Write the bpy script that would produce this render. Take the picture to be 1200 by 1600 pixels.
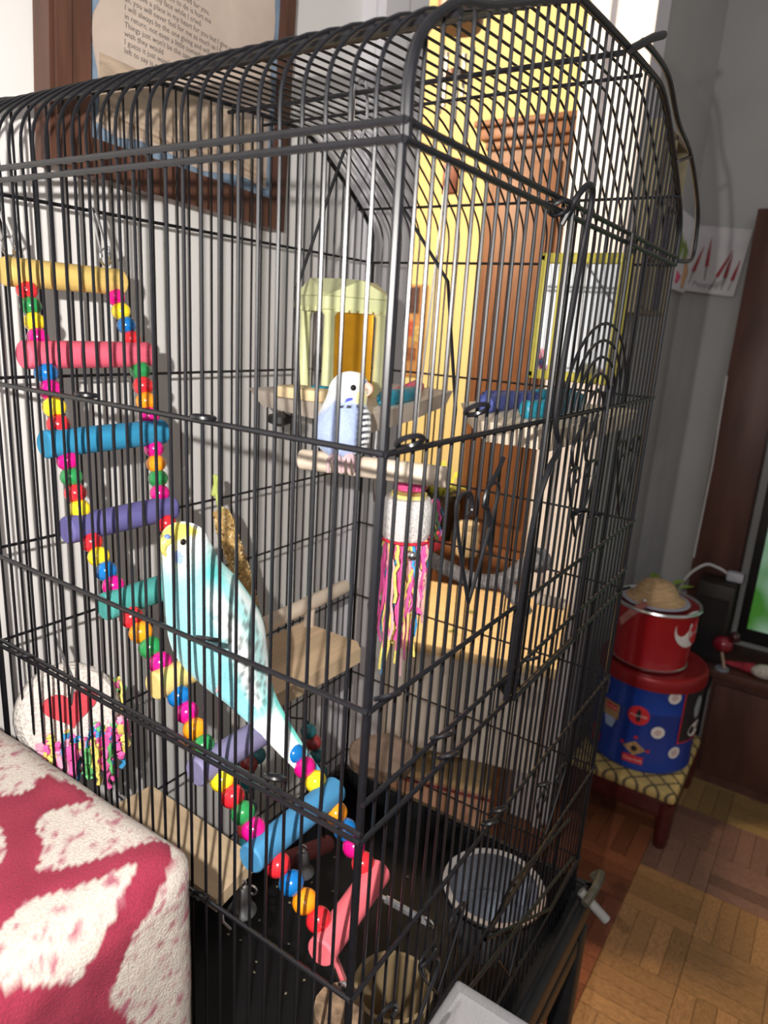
import bpy, bmesh, math, random
from mathutils import Vector, Matrix
random.seed(7)
for o in list(bpy.data.objects): bpy.data.objects.remove(o)
S = bpy.context.scene
COL = S.collection
ZO = 1.28                      # height of the reference level (upper door rail) above the floor
PI = math.pi
# ------------------------------------------------------------------ camera
CX, CY, CZ = -0.2450, -0.1624, -0.0155 + ZO
RT = Vector((0.5588, -0.8270, 0.0608)); DN = Vector((-0.1841, -0.1952, -0.9633)); FW = Vector((0.8086, 0.5272, -0.2613))
FP = 1088.18
cam_d = bpy.data.cameras.new('camera'); cam = bpy.data.objects.new('camera', cam_d); COL.objects.link(cam)
cam_d.sensor_fit = 'VERTICAL'; cam_d.sensor_height = 36; cam_d.sensor_width = 27; cam_d.lens = FP / 1600 * 36
cam_d.clip_start = 0.01
m = Matrix.Identity(4)
for i, v in enumerate((RT.normalized(), -DN.normalized(), -FW.normalized())):
    for j in range(3): m[j][i] = v[j]
m.translation = (CX, CY, CZ)
cam.matrix_world = m
cam_d.dof.use_dof = True; cam_d.dof.focus_distance = 0.45; cam_d.dof.aperture_fstop = 11
S.camera = cam
# ------------------------------------------------------------------ world, lights, exposure
W = bpy.data.worlds.new('world'); S.world = W; W.use_nodes = True
W.node_tree.nodes['Background'].inputs[0].default_value = (1.0, 0.96, 0.92, 1)
W.node_tree.nodes['Background'].inputs[1].default_value = 0.30
S.view_settings.view_transform = 'Standard'; S.view_settings.look = 'None'; S.view_settings.exposure = 0.0; S.view_settings.gamma = 1
S.view_settings.use_curve_mapping = False
def lamp(name, kind, loc, energy, color, size=0.01, rot=None):
    d = bpy.data.lights.new(name, kind); d.energy = energy; d.color = color
    if kind == 'AREA': d.shape = 'SQUARE'; d.size = size
    else: d.shadow_soft_size = size
    o = bpy.data.objects.new(name, d); COL.objects.link(o); o.location = loc
    if rot is not None: o.rotation_euler = rot
    return o
fl = Vector((CX, CY, CZ)) - RT * 0.050 - DN * 0.030 - FW * 0.005
lamp('phone_flash', 'POINT', fl, 21, (1.0, 0.955, 0.90), 0.003)
lamp('yellow_room_lamp', 'POINT', (0.62, 1.10, ZO + 0.70), 110, (1.0, 0.80, 0.56), 0.12)
d = (Vector((0.6, 0.2, ZO - 0.3)) - Vector((-1.3, -0.9, ZO + 0.75)))
lamp('soft_cool_fill', 'AREA', (-1.3, -0.9, ZO + 0.75), 5, (0.95, 0.96, 1.0), 0.9, d.to_track_quat('-Z', 'Y').to_euler())  # unseen area lamp behind-left, added as soft fill and for cool bar reflections

# ------------------------------------------------------------------ helpers
def V(x, y, z): return Vector((x, y, z + ZO))
def ray(u, v): return RT * ((u - 600) / FP) + DN * ((v - 800) / FP) + FW
CO = Vector((CX, CY, CZ))
def at(u, v, t): return CO + ray(u, v) * t
def onx(u, v, x): r = ray(u, v); return CO + r * ((x - CX) / r.x)
def ony(u, v, y): r = ray(u, v); return CO + r * ((y - CY) / r.y)
def onz(u, v, z): r = ray(u, v); return CO + r * ((z + ZO - CZ) / r.z)

MATS = {}
def nodes(m): return m.node_tree.nodes, m.node_tree.links
def bsdf(m): return m.node_tree.nodes['Principled BSDF']
def mat(name, col, rough=0.5, metal=0.0, var=0.12, scale=40, stretch=(1, 1, 1), bump=0.0, spec=0.5, coat=0.0, trans=0.0, alpha=1.0, coord='Object', rnd=0.0, ior=1.45, detail=4):
    if name in MATS: return MATS[name]
    m = bpy.data.materials.new(name); m.use_nodes = True
    N, L = nodes(m); b = bsdf(m)
    b.inputs['Roughness'].default_value = rough; b.inputs['Metallic'].default_value = metal
    b.inputs['Specular IOR Level'].default_value = spec; b.inputs['Coat Weight'].default_value = coat
    b.inputs['Transmission Weight'].default_value = trans; b.inputs['Alpha'].default_value = alpha; b.inputs['IOR'].default_value = ior
    tc = N.new('ShaderNodeTexCoord'); mp = N.new('ShaderNodeMapping'); mp.inputs['Scale'].default_value = stretch
    L.new(tc.outputs[coord], mp.inputs['Vector'])
    nz = N.new('ShaderNodeTexNoise'); nz.inputs['Scale'].default_value = scale; nz.inputs['Detail'].default_value = detail
    L.new(mp.outputs[0], nz.inputs['Vector'])
    cr = N.new('ShaderNodeValToRGB')
    c = Vector(col)
    lo = [max(0, x * (1 - var)) for x in c]; hi = [min(1, x * (1 + var)) for x in c]
    cr.color_ramp.elements[0].color = (*lo, 1); cr.color_ramp.elements[1].color = (*hi, 1)
    cr.color_ramp.elements[0].position = 0.3; cr.color_ramp.elements[1].position = 0.7
    L.new(nz.outputs['Fac'], cr.inputs['Fac'])
    out = cr.outputs['Color']
    if rnd:
        oi = N.new('ShaderNodeObjectInfo'); hs = N.new('ShaderNodeHueSaturation')
        mr = N.new('ShaderNodeMapRange'); mr.inputs['To Min'].default_value = 1 - rnd; mr.inputs['To Max'].default_value = 1 + rnd
        L.new(oi.outputs['Random'], mr.inputs['Value']); L.new(mr.outputs[0], hs.inputs['Value']); L.new(out, hs.inputs['Color'])
        out = hs.outputs['Color']
        ad = N.new('ShaderNodeVectorMath'); ad.operation = 'ADD'; sc = N.new('ShaderNodeMath'); sc.operation = 'MULTIPLY'; sc.inputs[1].default_value = 37.0
        L.new(oi.outputs['Random'], sc.inputs[0]); L.new(mp.outputs[0], ad.inputs[0]); L.new(sc.outputs[0], ad.inputs[1]); L.new(ad.outputs[0], nz.inputs['Vector'])
    L.new(out, b.inputs['Base Color'])
    if bump:
        bp = N.new('ShaderNodeBump'); bp.inputs['Strength'].default_value = bump; bp.inputs['Distance'].default_value = 0.002
        L.new(nz.outputs['Fac'], bp.inputs['Height']); L.new(bp.outputs[0], b.inputs['Normal'])
    MATS[name] = m
    return m
def vmat(name, rough=0.6, scale=120, var=0.12, bump=0.15, sheen=0.0):
    """colour taken from the mesh's own print / plumage attribute 'col', with fine procedural variation"""
    if name in MATS: return MATS[name]
    m = bpy.data.materials.new(name); m.use_nodes = True; N, L = nodes(m); b = bsdf(m)
    b.inputs['Roughness'].default_value = rough; b.inputs['Sheen Weight'].default_value = sheen
    at_ = N.new('ShaderNodeAttribute'); at_.attribute_name = 'col'
    tc = N.new('ShaderNodeTexCoord'); nz = N.new('ShaderNodeTexNoise'); nz.inputs['Scale'].default_value = scale; nz.inputs['Detail'].default_value = 4
    L.new(tc.outputs['Object'], nz.inputs['Vector'])
    mr = N.new('ShaderNodeMapRange'); mr.inputs['From Min'].default_value = .3; mr.inputs['From Max'].default_value = .7
    mr.inputs['To Min'].default_value = 1 - var; mr.inputs['To Max'].default_value = 1 + var
    L.new(nz.outputs['Fac'], mr.inputs['Value'])
    hs = N.new('ShaderNodeHueSaturation'); L.new(at_.outputs['Color'], hs.inputs['Color']); L.new(mr.outputs[0], hs.inputs['Value'])
    L.new(hs.outputs[0], b.inputs['Base Color'])
    bp = N.new('ShaderNodeBump'); bp.inputs['Strength'].default_value = bump; bp.inputs['Distance'].default_value = 0.002
    L.new(nz.outputs['Fac'], bp.inputs['Height']); L.new(bp.outputs[0], b.inputs['Normal'])
    MATS[name] = m
    return m

class MB:
    def __init__(s): s.v = []; s.f = []; s.c = []
    def add(s, vs, fs, col=None):
        n = len(s.v); s.v += [Vector(p) for p in vs]; s.f += [tuple(i + n for i in f) for f in fs]
        s.c += [col or (1, 1, 1)] * len(vs)
        return s
    def box(s, c, sz, rz=0.0, col=None, M=None):
        c = Vector(c); hx, hy, hz = [x / 2 for x in sz]
        R = Matrix.Rotation(rz, 3, 'Z') if M is None else M
        vs = [c + R @ Vector((a * hx, b * hy, d * hz)) for a in (-1, 1) for b in (-1, 1) for d in (-1, 1)]
        return s.add(vs, [(0, 1, 3, 2), (4, 6, 7, 5), (0, 4, 5, 1), (2, 3, 7, 6), (0, 2, 6, 4), (1, 5, 7, 3)], col)
    def rbox(s, c, sz, r, seg=3, rz=0.0, M=None, col=None):
        bm = bmesh.new(); bmesh.ops.create_cube(bm, size=1.0)
        for v in bm.verts: v.co = Vector((v.co.x * sz[0], v.co.y * sz[1], v.co.z * sz[2]))
        bmesh.ops.bevel(bm, geom=list(bm.edges), offset=r, segments=seg, profile=0.5, affect='EDGES')
        R = Matrix.Rotation(rz, 3, 'Z') if M is None else M
        bm.verts.index_update()
        vs = [Vector(c) + R @ v.co for v in bm.verts]; fs = [[v.index for v in f.verts] for f in bm.faces]
        bm.free(); return s.add(vs, fs, col)
    def tube(s, pts, r, n=6, closed=False, caps=True, col=None):
        pts = [Vector(p) for p in pts]; k = len(pts)
        rr = r if isinstance(r, (list, tuple)) else [r] * k
        tang = []
        for i in range(k):
            a = pts[(i - 1) % k] if (closed or i > 0) else pts[i]; b = pts[(i + 1) % k] if (closed or i < k - 1) else pts[i]
            t = (b - a); tang.append(t.normalized() if t.length > 1e-9 else Vector((0, 0, 1)))
        up = Vector((0, 0, 1)) if abs(tang[0].z) < 0.9 else Vector((1, 0, 0))
        nrm = (up - tang[0] * up.dot(tang[0])).normalized(); vs = []; fs = []
        for i in range(k):
            nrm = (nrm - tang[i] * nrm.dot(tang[i])); nrm = nrm.normalized() if nrm.length > 1e-6 else tang[i].orthogonal().normalized()
            bn = tang[i].cross(nrm)
            for j in range(n):
                a = 2 * PI * j / n; vs.append(pts[i] + (nrm * math.cos(a) + bn * math.sin(a)) * rr[i])
        for i in range(k if closed else k - 1):
            for j in range(n):
                a = i * n + j; b = i * n + (j + 1) % n; c = ((i + 1) % k) * n
                fs.append((a, b, c + (j + 1) % n, c + j))
        if caps and not closed: fs += [tuple(range(n - 1, -1, -1)), tuple((k - 1) * n + j for j in range(n))]
        return s.add(vs, fs, col)
    def lathe(s, prof, n=32, c=(0, 0, 0), M=None, col=None):
        c = Vector(c); R = M or Matrix.Identity(3); vs = []; fs = []; k = len(prof)
        for (r, z) in prof:
            for j in range(n):
                a = 2 * PI * j / n; vs.append(c + R @ Vector((r * math.cos(a), r * math.sin(a), z)))
        for i in range(k - 1):
            for j in range(n):
                fs.append((i * n + j, i * n + (j + 1) % n, (i + 1) * n + (j + 1) % n, (i + 1) * n + j))
        if prof[0][0] > 1e-6: fs.append(tuple(range(n - 1, -1, -1)))
        if prof[-1][0] > 1e-6: fs.append(tuple((k - 1) * n + j for j in range(n)))
        return s.add(vs, fs, col)
    def sphere(s, c, r, n=14, k=9, M=None, col=None):
        if not isinstance(r, (tuple, list)): r = (r, r, r)
        vs = []; fs = []; R = M or Matrix.Identity(3)
        for i in range(k + 1):
            th = PI * i / k
            for j in range(n):
                a = 2 * PI * j / n
                vs.append(Vector(c) + R @ Vector((r[0] * math.sin(th) * math.cos(a), r[1] * math.sin(th) * math.sin(a), r[2] * math.cos(th))))
        for i in range(k):
            for j in range(n): fs.append((i * n + j, (i + 1) * n + j, (i + 1) * n + (j + 1) % n, i * n + (j + 1) % n))
        return s.add(vs, fs, col)
    def prism(s, poly, z0, z1, inset=0.0, col=None, M=None, c=(0, 0, 0)):
        n = len(poly); cx = sum(p[0] for p in poly) / n; cy = sum(p[1] for p in poly) / n
        k = 1 - inset; R = M or Matrix.Identity(3)
        lo = [Vector(c) + R @ Vector((cx + (p[0] - cx) * k, cy + (p[1] - cy) * k, z0)) for p in poly]; hi = [Vector(c) + R @ Vector((p[0], p[1], z1)) for p in poly]
        fs = [tuple(range(n - 1, -1, -1)), tuple(range(n, 2 * n))] + [(i, (i + 1) % n, n + (i + 1) % n, n + i) for i in range(n)]
        return s.add(lo + hi, fs, col)
    def mesh(s, name, smooth=None):
        me = bpy.data.meshes.new(name); me.from_pydata([tuple(v) for v in s.v], [], s.f); me.update()
        bm = bmesh.new(); bm.from_mesh(me); bmesh.ops.recalc_face_normals(bm, faces=bm.faces)
        if smooth: bmesh.ops.remove_doubles(bm, verts=bm.verts, dist=1e-7)
        bm.to_mesh(me); bm.free()
        return me
    def build(s, name, material, parent=None, smooth=True, angle=40, loc=None, colors=False):
        """origin is put at the mesh's own middle-bottom (world), or at loc when given"""
        if not s.v: return None
        if loc is None:
            xs = [p.x for p in s.v]; ys = [p.y for p in s.v]; zs = [p.z for p in s.v]
            loc = Vector(((min(xs) + max(xs)) / 2, (min(ys) + max(ys)) / 2, min(zs)))
        loc = Vector(loc); s.v = [p - loc for p in s.v]
        me = bpy.data.meshes.new(name); me.from_pydata([tuple(v) for v in s.v], [], s.f); me.update()
        if colors:
            ca = me.color_attributes.new('col', 'FLOAT_COLOR', 'POINT')
            for i, c in enumerate(s.c): ca.data[i].color = (*c, 1)
        else:
            bm = bmesh.new(); bm.from_mesh(me); bmesh.ops.recalc_face_normals(bm, faces=bm.faces); bm.to_mesh(me); bm.free()
        if smooth:
            me.polygons.foreach_set('use_smooth', [True] * len(me.polygons))
            try: me.set_sharp_from_angle(angle=math.radians(angle))
            except Exception: pass
        me.materials.append(material)
        return link(name, me, parent, loc)
def link(name, me, parent=None, loc=(0, 0, 0), rot=None):
    o = bpy.data.objects.new(name, me); COL.objects.link(o)
    loc = Vector(loc)
    if parent is not None:
        o.parent = parent; loc = loc - wl(parent)
    o.location = loc
    if rot: o.rotation_euler = rot
    return o
def wl(o):
    l = Vector(o.location)
    while o.parent: o = o.parent; l += Vector(o.location)
    return l
def thing(name, label, cat, loc, group=None):
    o = bpy.data.objects.new(name, None); o.empty_display_size = 0.02; COL.objects.link(o); o.location = loc
    return tag(o, label, cat, group)
def tag(o, label, cat, group=None):
    o['label'] = label; o['category'] = cat
    if group: o['group'] = group
    return o
def struct(o): o['kind'] = 'structure'; return o
def catmull(pts, k=6, closed=False):
    pts = [Vector(p) for p in pts]; n = len(pts); out = []
    rng = range(n) if closed else range(n - 1)
    for i in rng:
        p0 = pts[(i - 1) % n] if closed or i > 0 else pts[i]; p1 = pts[i]; p2 = pts[(i + 1) % n]; p3 = pts[(i + 2) % n] if closed or i + 2 < n else pts[(i + 1) % n]
        for j in range(k):
            t = j / k
            out.append(0.5 * ((2 * p1) + (p2 - p0) * t + (2 * p0 - 5 * p1 + 4 * p2 - p3) * t * t + (3 * p1 - p0 - 3 * p2 + p3) * t ** 3))
    if not closed: out.append(pts[-1])
    return out
def text_mesh(txt, size, extrude=0.0):
    cu = bpy.data.curves.new('txt', 'FONT'); cu.body = txt; cu.size = size; cu.extrude = extrude; cu.resolution_u = 2
    o = bpy.data.objects.new('txt', cu); COL.objects.link(o)
    bpy.context.view_layer.update()
    me = bpy.data.meshes.new_from_object(o.evaluated_get(bpy.context.evaluated_depsgraph_get()))
    vs = [v.co.copy() for v in me.vertices]; fs = [tuple(p.vertices) for p in me.polygons]
    bpy.data.objects.remove(o); bpy.data.meshes.remove(me)
    return vs, fs
def inpoly(x, y, P):
    r = False; n = len(P); j = n - 1
    for i in range(n):
        if (P[i][1] > y) != (P[j][1] > y) and x < (P[j][0] - P[i][0]) * (y - P[i][1]) / (P[j][1] - P[i][1]) + P[i][0]: r = not r
        j = i
    return r

# ------------------------------------------------------------------ materials
white_wall = mat('white_wall_paint', (0.84, 0.82, 0.80), 0.75, var=0.03, scale=6, bump=0.05)
grey_wall = mat('grey_wall_paint', (0.44, 0.435, 0.43), 0.8, var=0.05, scale=5, bump=0.05)
yellow_wall = mat('yellow_wall_paint', (0.90, 0.76, 0.40), 0.8, var=0.04, scale=4)
trim_white = mat('white_gloss_trim', (0.78, 0.76, 0.80), 0.4, var=0.03, scale=8)
wire = mat('black_coated_wire', (0.006, 0.006, 0.008), 0.34, var=0.2, scale=300, spec=0.55)
black_plastic = mat('black_plastic', (0.010, 0.010, 0.011), 0.4, var=0.2, scale=30)
black_metal = mat('black_metal', (0.013, 0.013, 0.014), 0.38, var=0.2, scale=60)
steel = mat('bright_steel', (0.72, 0.72, 0.74), 0.22, 1.0, var=0.08, scale=200)
dull_steel = mat('dull_steel', (0.42, 0.42, 0.44), 0.35, 1.0, var=0.2, scale=120)
brown_frame = mat('walnut_frame', (0.115, 0.05, 0.032), 0.42, var=0.35, scale=60, stretch=(1, 1, .12))
pale_wood = mat('pale_pine', (0.64, 0.47, 0.30), 0.65, var=0.16, scale=90, stretch=(.1, 1, 1), bump=0.1)
dowel_wood = mat('bare_dowel', (0.72, 0.60, 0.48), 0.7, var=0.10, scale=120, stretch=(.15, 1, 1))
def matx(name, col, **k): return mat(name, col, **k)

# ================================================================== SETTING
FLZ = 0.0
# floor slab with recessed joints; strips laid on top are its pieces
fb = MB().box((0.6, 0.6, -0.022), (8, 8, 0.04))
floor = struct(fb.build('floor', mat('dark_subfloor', (0.10, 0.055, 0.03), 0.6, var=0.3, scale=12), None, smooth=False))
red_s = mat('red_brown_vinyl', (0.22, 0.075, 0.035), 0.32, var=0.35, scale=22, stretch=(6, 30, 6), rnd=0.3)
tan_s = mat('tan_parquet_vinyl', (0.33, 0.17, 0.07), 0.38, var=0.38, scale=20, stretch=(5, 34, 5), rnd=0.2)
pur_s = mat('plum_parquet_vinyl', (0.20, 0.105, 0.075), 0.38, var=0.3, scale=20, stretch=(5, 34, 5), rnd=0.25)
oli_s = mat('olive_parquet_vinyl', (0.26, 0.16, 0.065), 0.4, var=0.3, scale=20, stretch=(5, 34, 5), rnd=0.25)
T = 0.305; HB = T / 2; FW_ = HB / 4
def strip_mesh(nm, m_):
    b = MB().box((0, 0, 0), (HB - 0.0014, FW_ - 0.0012, 0.004)); me = b.mesh(nm); me.materials.append(m_); return me
sm = {k: strip_mesh(k, v) for k, v in dict(red=red_s, tan=tan_s, pur=pur_s, oli=oli_s).items()}
def lay(x0, y0, key, name, flip):
    for bi in range(2):
        for bj in range(2):
            cx, cy = x0 + HB * (bi + .5), y0 + HB * (bj + .5)
            along_x = ((bi + bj + flip) % 2 == 0)
            for k in range(4):
                o_ = (k - 1.5) * FW_
                p = (cx, cy + o_, 0.0002) if along_x else (cx + o_, cy, 0.0002)
                link(name, sm[key], floor, p, None if along_x else (0, 0, PI / 2))
EDGE = 0.055; X0 = 1.36
for i in range(-3, 2):
    for j in range(3):
        if j == 2 and i in (-3, 1): continue
        key = 'tan' if i < 0 else ('pur' if i == 0 else 'oli')
        lay(X0 + i * T, EDGE - (j + 1) * T, key, 'parquet_strip', 1)
for i in range(-3, 2): lay(X0 + i * T, EDGE, 'red', 'red_floor_strip', 0)
WY = 0.43
b = MB().box((-0.7275, WY + 0.06, 1.3), (2.545, 0.12, 2.6)); wall_l = struct(b.build('wall_left', white_wall, smooth=False))
b = MB().box((0.605, WY + 0.052, 1.02), (0.12, 0.145, 2.04)).box((0.575, WY - 0.026, 1.02), (0.05, 0.012, 2.04)); struct(b.build('trim_1', trim_white, smooth=False))
b = MB().box((1.0, WY + 0.06, 2.33), (0.91, 0.12, 0.5)); struct(b.build('wall_above_door', white_wall, smooth=False))
b = MB().box((1.345, 0.37, 1.02), (0.03, 0.14, 2.04)).box((1.36, 0.313, 1.02), (0.09, 0.028, 2.04)).box((1.325, 0.40, 1.02), (0.012, 0.014, 2.04))
struct(b.build('trim_2', trim_white, smooth=False))
b = MB().box((1.71, 0.385, 1.3), (0.70, 0.11, 2.6)); struct(b.build('wall_right', grey_wall, smooth=False))
b = MB().box((2.11, -0.9, 1.3), (0.1, 2.46, 2.6)); struct(b.build('wall_back', grey_wall, smooth=False))
b = MB().box((2.3, 1.3, 1.3), (0.1, 1.72, 2.6)); struct(b.build('wall_far', yellow_wall, smooth=False))
b = MB().box((1.4, 2.2, 1.3), (1.9, 0.1, 2.6)); struct(b.build('wall_far_side', yellow_wall, smooth=False))
b = MB().box((-0.36, WY - 0.006, 0.05), (1.8, 0.012, 0.1)); struct(b.build('baseboard_left', trim_white, smooth=False))

# ================================================================== BIRD CAGE
A_, B_ = 0.46, 0.3345
z1, z2, z3, z4, z5 = 0.052, -0.069, -0.192, -0.265, -0.365
ZB = -0.645
LV = [z1, z2, z3, z4, z5, -0.478, -0.60]
PROF = [(0, .052), (0, .076), (.008, .092), (.03, .108), (.06, .1175), (.11, .137), (.15, .152), (.17, .156), (.30, .162), (.345, .158), (.40, .129), (.432, .108), (.452, .092), (.46, .076), (.46, .052)]
PC = [(p.x, p.z) for p in catmull([(x, 0, z) for x, z in PROF], 4)]
def prof_z(x):
    best = z1
    for (xa, za), (xb, zb) in zip(PC, PC[1:]):
        if xa <= x <= xb and xb > xa: best = max(best, za + (zb - za) * (x - xa) / (xb - xa))
    return best
cage = thing('bird_cage', 'tall black wire bird cage with barred roof standing by white wall', 'bird cage', V(A_ / 2, B_ / 2, ZB - 0.03))
RB = 0.00098; RC = 0.0015
# hoops: long-side bars running up over the roof
n1 = 27
hoop = MB().tube([(0, 0, ZB + ZO)] + [(x, 0, z + ZO) for x, z in PC] + [(A_, 0, ZB + ZO)], RB, 6)
hoop_o = hoop.build('bar', wire, cage, loc=(0, 0, ZO))
hoop_me = hoop_o.data
for i in range(n1 + 1):
    y = B_ * i / n1
    if i == 0: hoop_o.location = Vector((0, 0.0, ZO)) - wl(cage); continue
    link('bar', hoop_me, cage, (0, y, ZO))
# end bars (short faces)
n2 = 37
for i in range(1, n2):
    x = A_ * i / n2; zt = prof_z(x)
    bb = MB().tube([(x, 0, ZB + ZO), (x, 0, zt + ZO)], RB, 6); o1 = bb.build('bar', wire, cage, loc=(x, 0, ZO))
    link('bar', o1.data, cage, (x, B_, ZO))
# end arches, corner posts
for y in (-0.0025, B_ + 0.0025):
    MB().tube([(x, y, z + ZO) for x, z in PC], 0.0021, 8).build('roof_arch', wire, cage)
for x in (-0.0005, A_ + 0.0005):
    for y in (-0.0005, B_ + 0.0005):
        MB().tube([(x, y, ZB + ZO), (x, y, z1 + ZO)], 0.0022, 8).build('corner_post', wire, cage)
# crossbars on the four faces
o_ = 0.0026
for lv in LV + [z1 + 0.0065, -0.243]:
    short = lv in (-0.243, z1 + 0.0065)
    r = RC * (1.15 if lv in (z1, z1 + 0.0065) else 1.0)
    zz = lv + ZO
    zl = zz if lv != -0.243 else z4 + ZO + .0048
    MB().tube([(-o_, -o_, zl), (-o_, B_ + o_, zl)], r, 7).build('crossbar', wire, cage)
    MB().tube([(-o_, -o_, zz), (A_ + o_, -o_, zz)], r, 7).build('crossbar', wire, cage)
    if not short:
        MB().tube([(A_ + o_, -o_, zz), (A_ + o_, B_ + o_, zz)], r * .8, 7).build('crossbar', wire, cage)
        MB().tube([(-o_, B_ + o_, zz), (A_ + o_, B_ + o_, zz)], r * .8, 7).build('crossbar', wire, cage)
# rods along the roof
for (x, z, r) in [(0.031, 0.1050, .0023), (0.235, 0.1535, .0018), (0.278, 0.1535, .0013), (0.432, 0.1050, .0014)]:
    MB().tube([V(x, -0.004, z), V(x, B_ + 0.004, z)], r, 7).build('roof_rod', wire, cage)
# carrying hoop folded against the right side
MB().tube(catmull([V(.262, -.006, .168), V(.29, -.006, .170), V(.335, -.006, .168), V(.38, -.006, .150), V(.44, -.006, .138), V(.497, -.006, .108), V(.512, -.006, .085), V(.508, -.006, .062), V(.466, -.004, .056)], 5), .0020, 8).build('carrying_hoop', wire, cage)
MB().tube([V(.40, -.006, .126), V(.44, -.006, .138)], .0014, 6).build('hoop_strut', wire, cage)
MB().tube([V(.245, -.004, .158), V(.27, -.010, .172), V(.285, -.012, .178)], .0026, 8).build('roof_knob', wire, cage)
# small latch rings on the rails
def ring(c, r, n, rw=0.0013, nm='latch_ring', par=None, m_=None):
    n = Vector(n).normalized(); a = n.orthogonal().normalized(); bb = n.cross(a)
    MB().tube([Vector(c) + (a * math.cos(t * PI / 8) + bb * math.sin(t * PI / 8)) * r for t in range(16)], rw, 6, closed=True).build(nm, m_ or wire, par or cage)
for (u, v) in [(135, 617), (318, 652)]: p = onx(u, v, -0.005); ring(p, .0055, (0.1, 0, 1))
for (u, v) in [(325, 998), (430, 1215), (40, 1025), (310, 1400)]: p = onx(u, v, -0.006); ring(p, .0055, (0.5, 0.2, 1))
for (u, v) in [(640, 690), (745, 640), (605, 1088), (690, 1150), (830, 1030), (765, 1285), (780, 1265), (850, 1225), (905, 800), (930, 805), (975, 920), (700, 1180), (875, 325)]:
    p = ony(u, v, -0.005); ring(p, .006, (0.3, 0.6, 1))
# door on the short face: heavy frame wires, latch hook and fan of arches
door = MB()
dz0, dz1 = z4 + 0.002, z1 + 0.006
for x in (0.175, 0.30):
    door.tube([V(x, -.006, dz1), V(x, -.006, dz0)], .0017, 8)
door.tube([V(.175, -.006, dz0), V(.30, -.006, dz0)], .0019, 8)
dr = door.build('cage_door', wire, cage)
MB().tube(catmull([V(.165, -.004, .045), V(.168, -.010, .060), V(.178, -.013, .068), V(.188, -.012, .060), V(.186, -.010, .02), V(.178, -.010, -.062), V(.186, -.012, -.085), V(.170, -.012, -.100), V(.160, -.010, -.14), V(.158, -.008, -.255)], 5), .0019, 8).build('latch_hook', wire, dr)
for i in range(5):
    w, h = .072 - .0135 * i, .060 - .0118 * i
    MB().tube([V(.272 + w * math.cos(a * PI / 16), -.0055, z2 + .003 + h * math.sin(a * PI / 16)) for a in range(17)], .0011, 7).build('fan_arch', wire, cage)
def heart(cx, zt, w, h, nm='wire_heart'):
    for s in (-1, 1):
        P = [V(cx, -.0055, zt - h), V(cx + s * w * .28, -.0055, zt - h * .55), V(cx + s * w * .5, -.0055, zt - h * .12), V(cx + s * w * .42, -.0055, zt), V(cx + s * w * .2, -.0055, zt - h * .02), V(cx + s * w * .14, -.0055, zt - h * .16), V(cx + s * w * .26, -.0055, zt - h * .2)]
        MB().tube(catmull(P, 5), .0011, 7).build(nm, wire, cage)
heart(.088, -.098, .050, .066); heart(.265, -.108, .062, .056); heart(.385, -.100, .066, .070)
heart(.10, -.40, .06, .055); heart(.30, -.40, .07, .06)
# S shaped wires above the hearts
for cx in (.24, .27):
    MB().tube(catmull([V(cx + .012, -.005, -.072), V(cx + .004, -.005, -.082), V(cx - .006, -.005, -.092), V(cx - .002, -.005, -.104), V(cx + .006, -.005, -.112), V(cx + .006, -.005, -.15)], 5), .0014, 7).build('scroll_wire', wire, cage)
MB().tube(catmull([V(.118, -.004, -.085), V(.110, -.005, -.092), V(.100, -.005, -.10), V(.098, -.005, -.108), V(.104, -.005, -.115), V(.112, -.005, -.14)], 5), .0014, 7).build('scroll_wire', wire, cage)
# low seed-cup door on the short face: leaning wire frames
def wframe(pts, r=.0016, nm='cup_door_wire'):
    MB().tube([Vector(p) for p in pts], r, 7).build(nm, wire, cage)
wframe([ony(900, 1345, -.006), ony(860, 1420, -.008), ony(758, 1468, -.01), ony(800, 1380, -.008), ony(890, 1280, -.006)])
wframe([ony(870, 1290, -.006), ony(765, 1455, -.012)], .0014)
wframe([ony(895, 1340, -.006), ony(690, 1600, -.02)], .0016)
wframe([ony(830, 1380, -.006), ony(795, 1525, -.012), ony(778, 1500, -.012)], .0012)
wframe(catmull([ony(665, 1525, -.006), ony(660, 1510, -.008), ony(680, 1495, -.01), ony(684, 1510, -.01), ony(655, 1590, -.012), ony(640, 1640, -.012)], 4), .0013)
wframe(catmull([ony(590, 1595, -.006), ony(600, 1580, -.008), ony(615, 1567, -.01), ony(620, 1575, -.01), ony(612, 1590, -.01)], 4), .0013)
# tray, floor grid, base rim
t_ = 0.0035
tray = MB()
zt0, zt1 = ZB - 0.052, ZB + 0.006
tray.box(V(A_ / 2, B_ / 2, zt0), (A_ + .03, B_ + .03, t_))
for s in (-1, 1):
    tray.box(V(A_ / 2, B_ / 2 + s * (B_ / 2 + .013), (zt0 + zt1) / 2), (A_ + .03, t_, zt1 - zt0))
    tray.box(V(A_ / 2 + s * (A_ / 2 + .013), B_ / 2, (zt0 + zt1) / 2), (t_, B_ + .03, zt1 - zt0))
tray_o = tray.build('base_tray', black_plastic, cage, smooth=False)
bm_ = MB()
for s in (-1, 1):
    bm_.rbox(V(A_ / 2, B_ / 2 + s * (B_ / 2 + .016), ZB - .012), (A_ + .05, .014, .03), .003, 2)
    bm_.rbox(V(A_ / 2 + s * (A_ / 2 + .016), B_ / 2, ZB - .012), (.014, B_ + .05, .03), .003, 2)
bm_.build('base_rim', black_metal, cage)
pl = MB().tube(catmull([V(.435, -.022, ZB + .012), V(.46, -.026, ZB + .02), V(.485, -.024, ZB + .018), V(.49, -.015, ZB + .005)], 4), .005, 8); pl.build('corner_clip', mat('worn_black_clip', (.06, .055, .04), .5, var=.4, scale=90), cage)
for i in range(1, 12):
    y = B_ * i / 12
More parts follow.
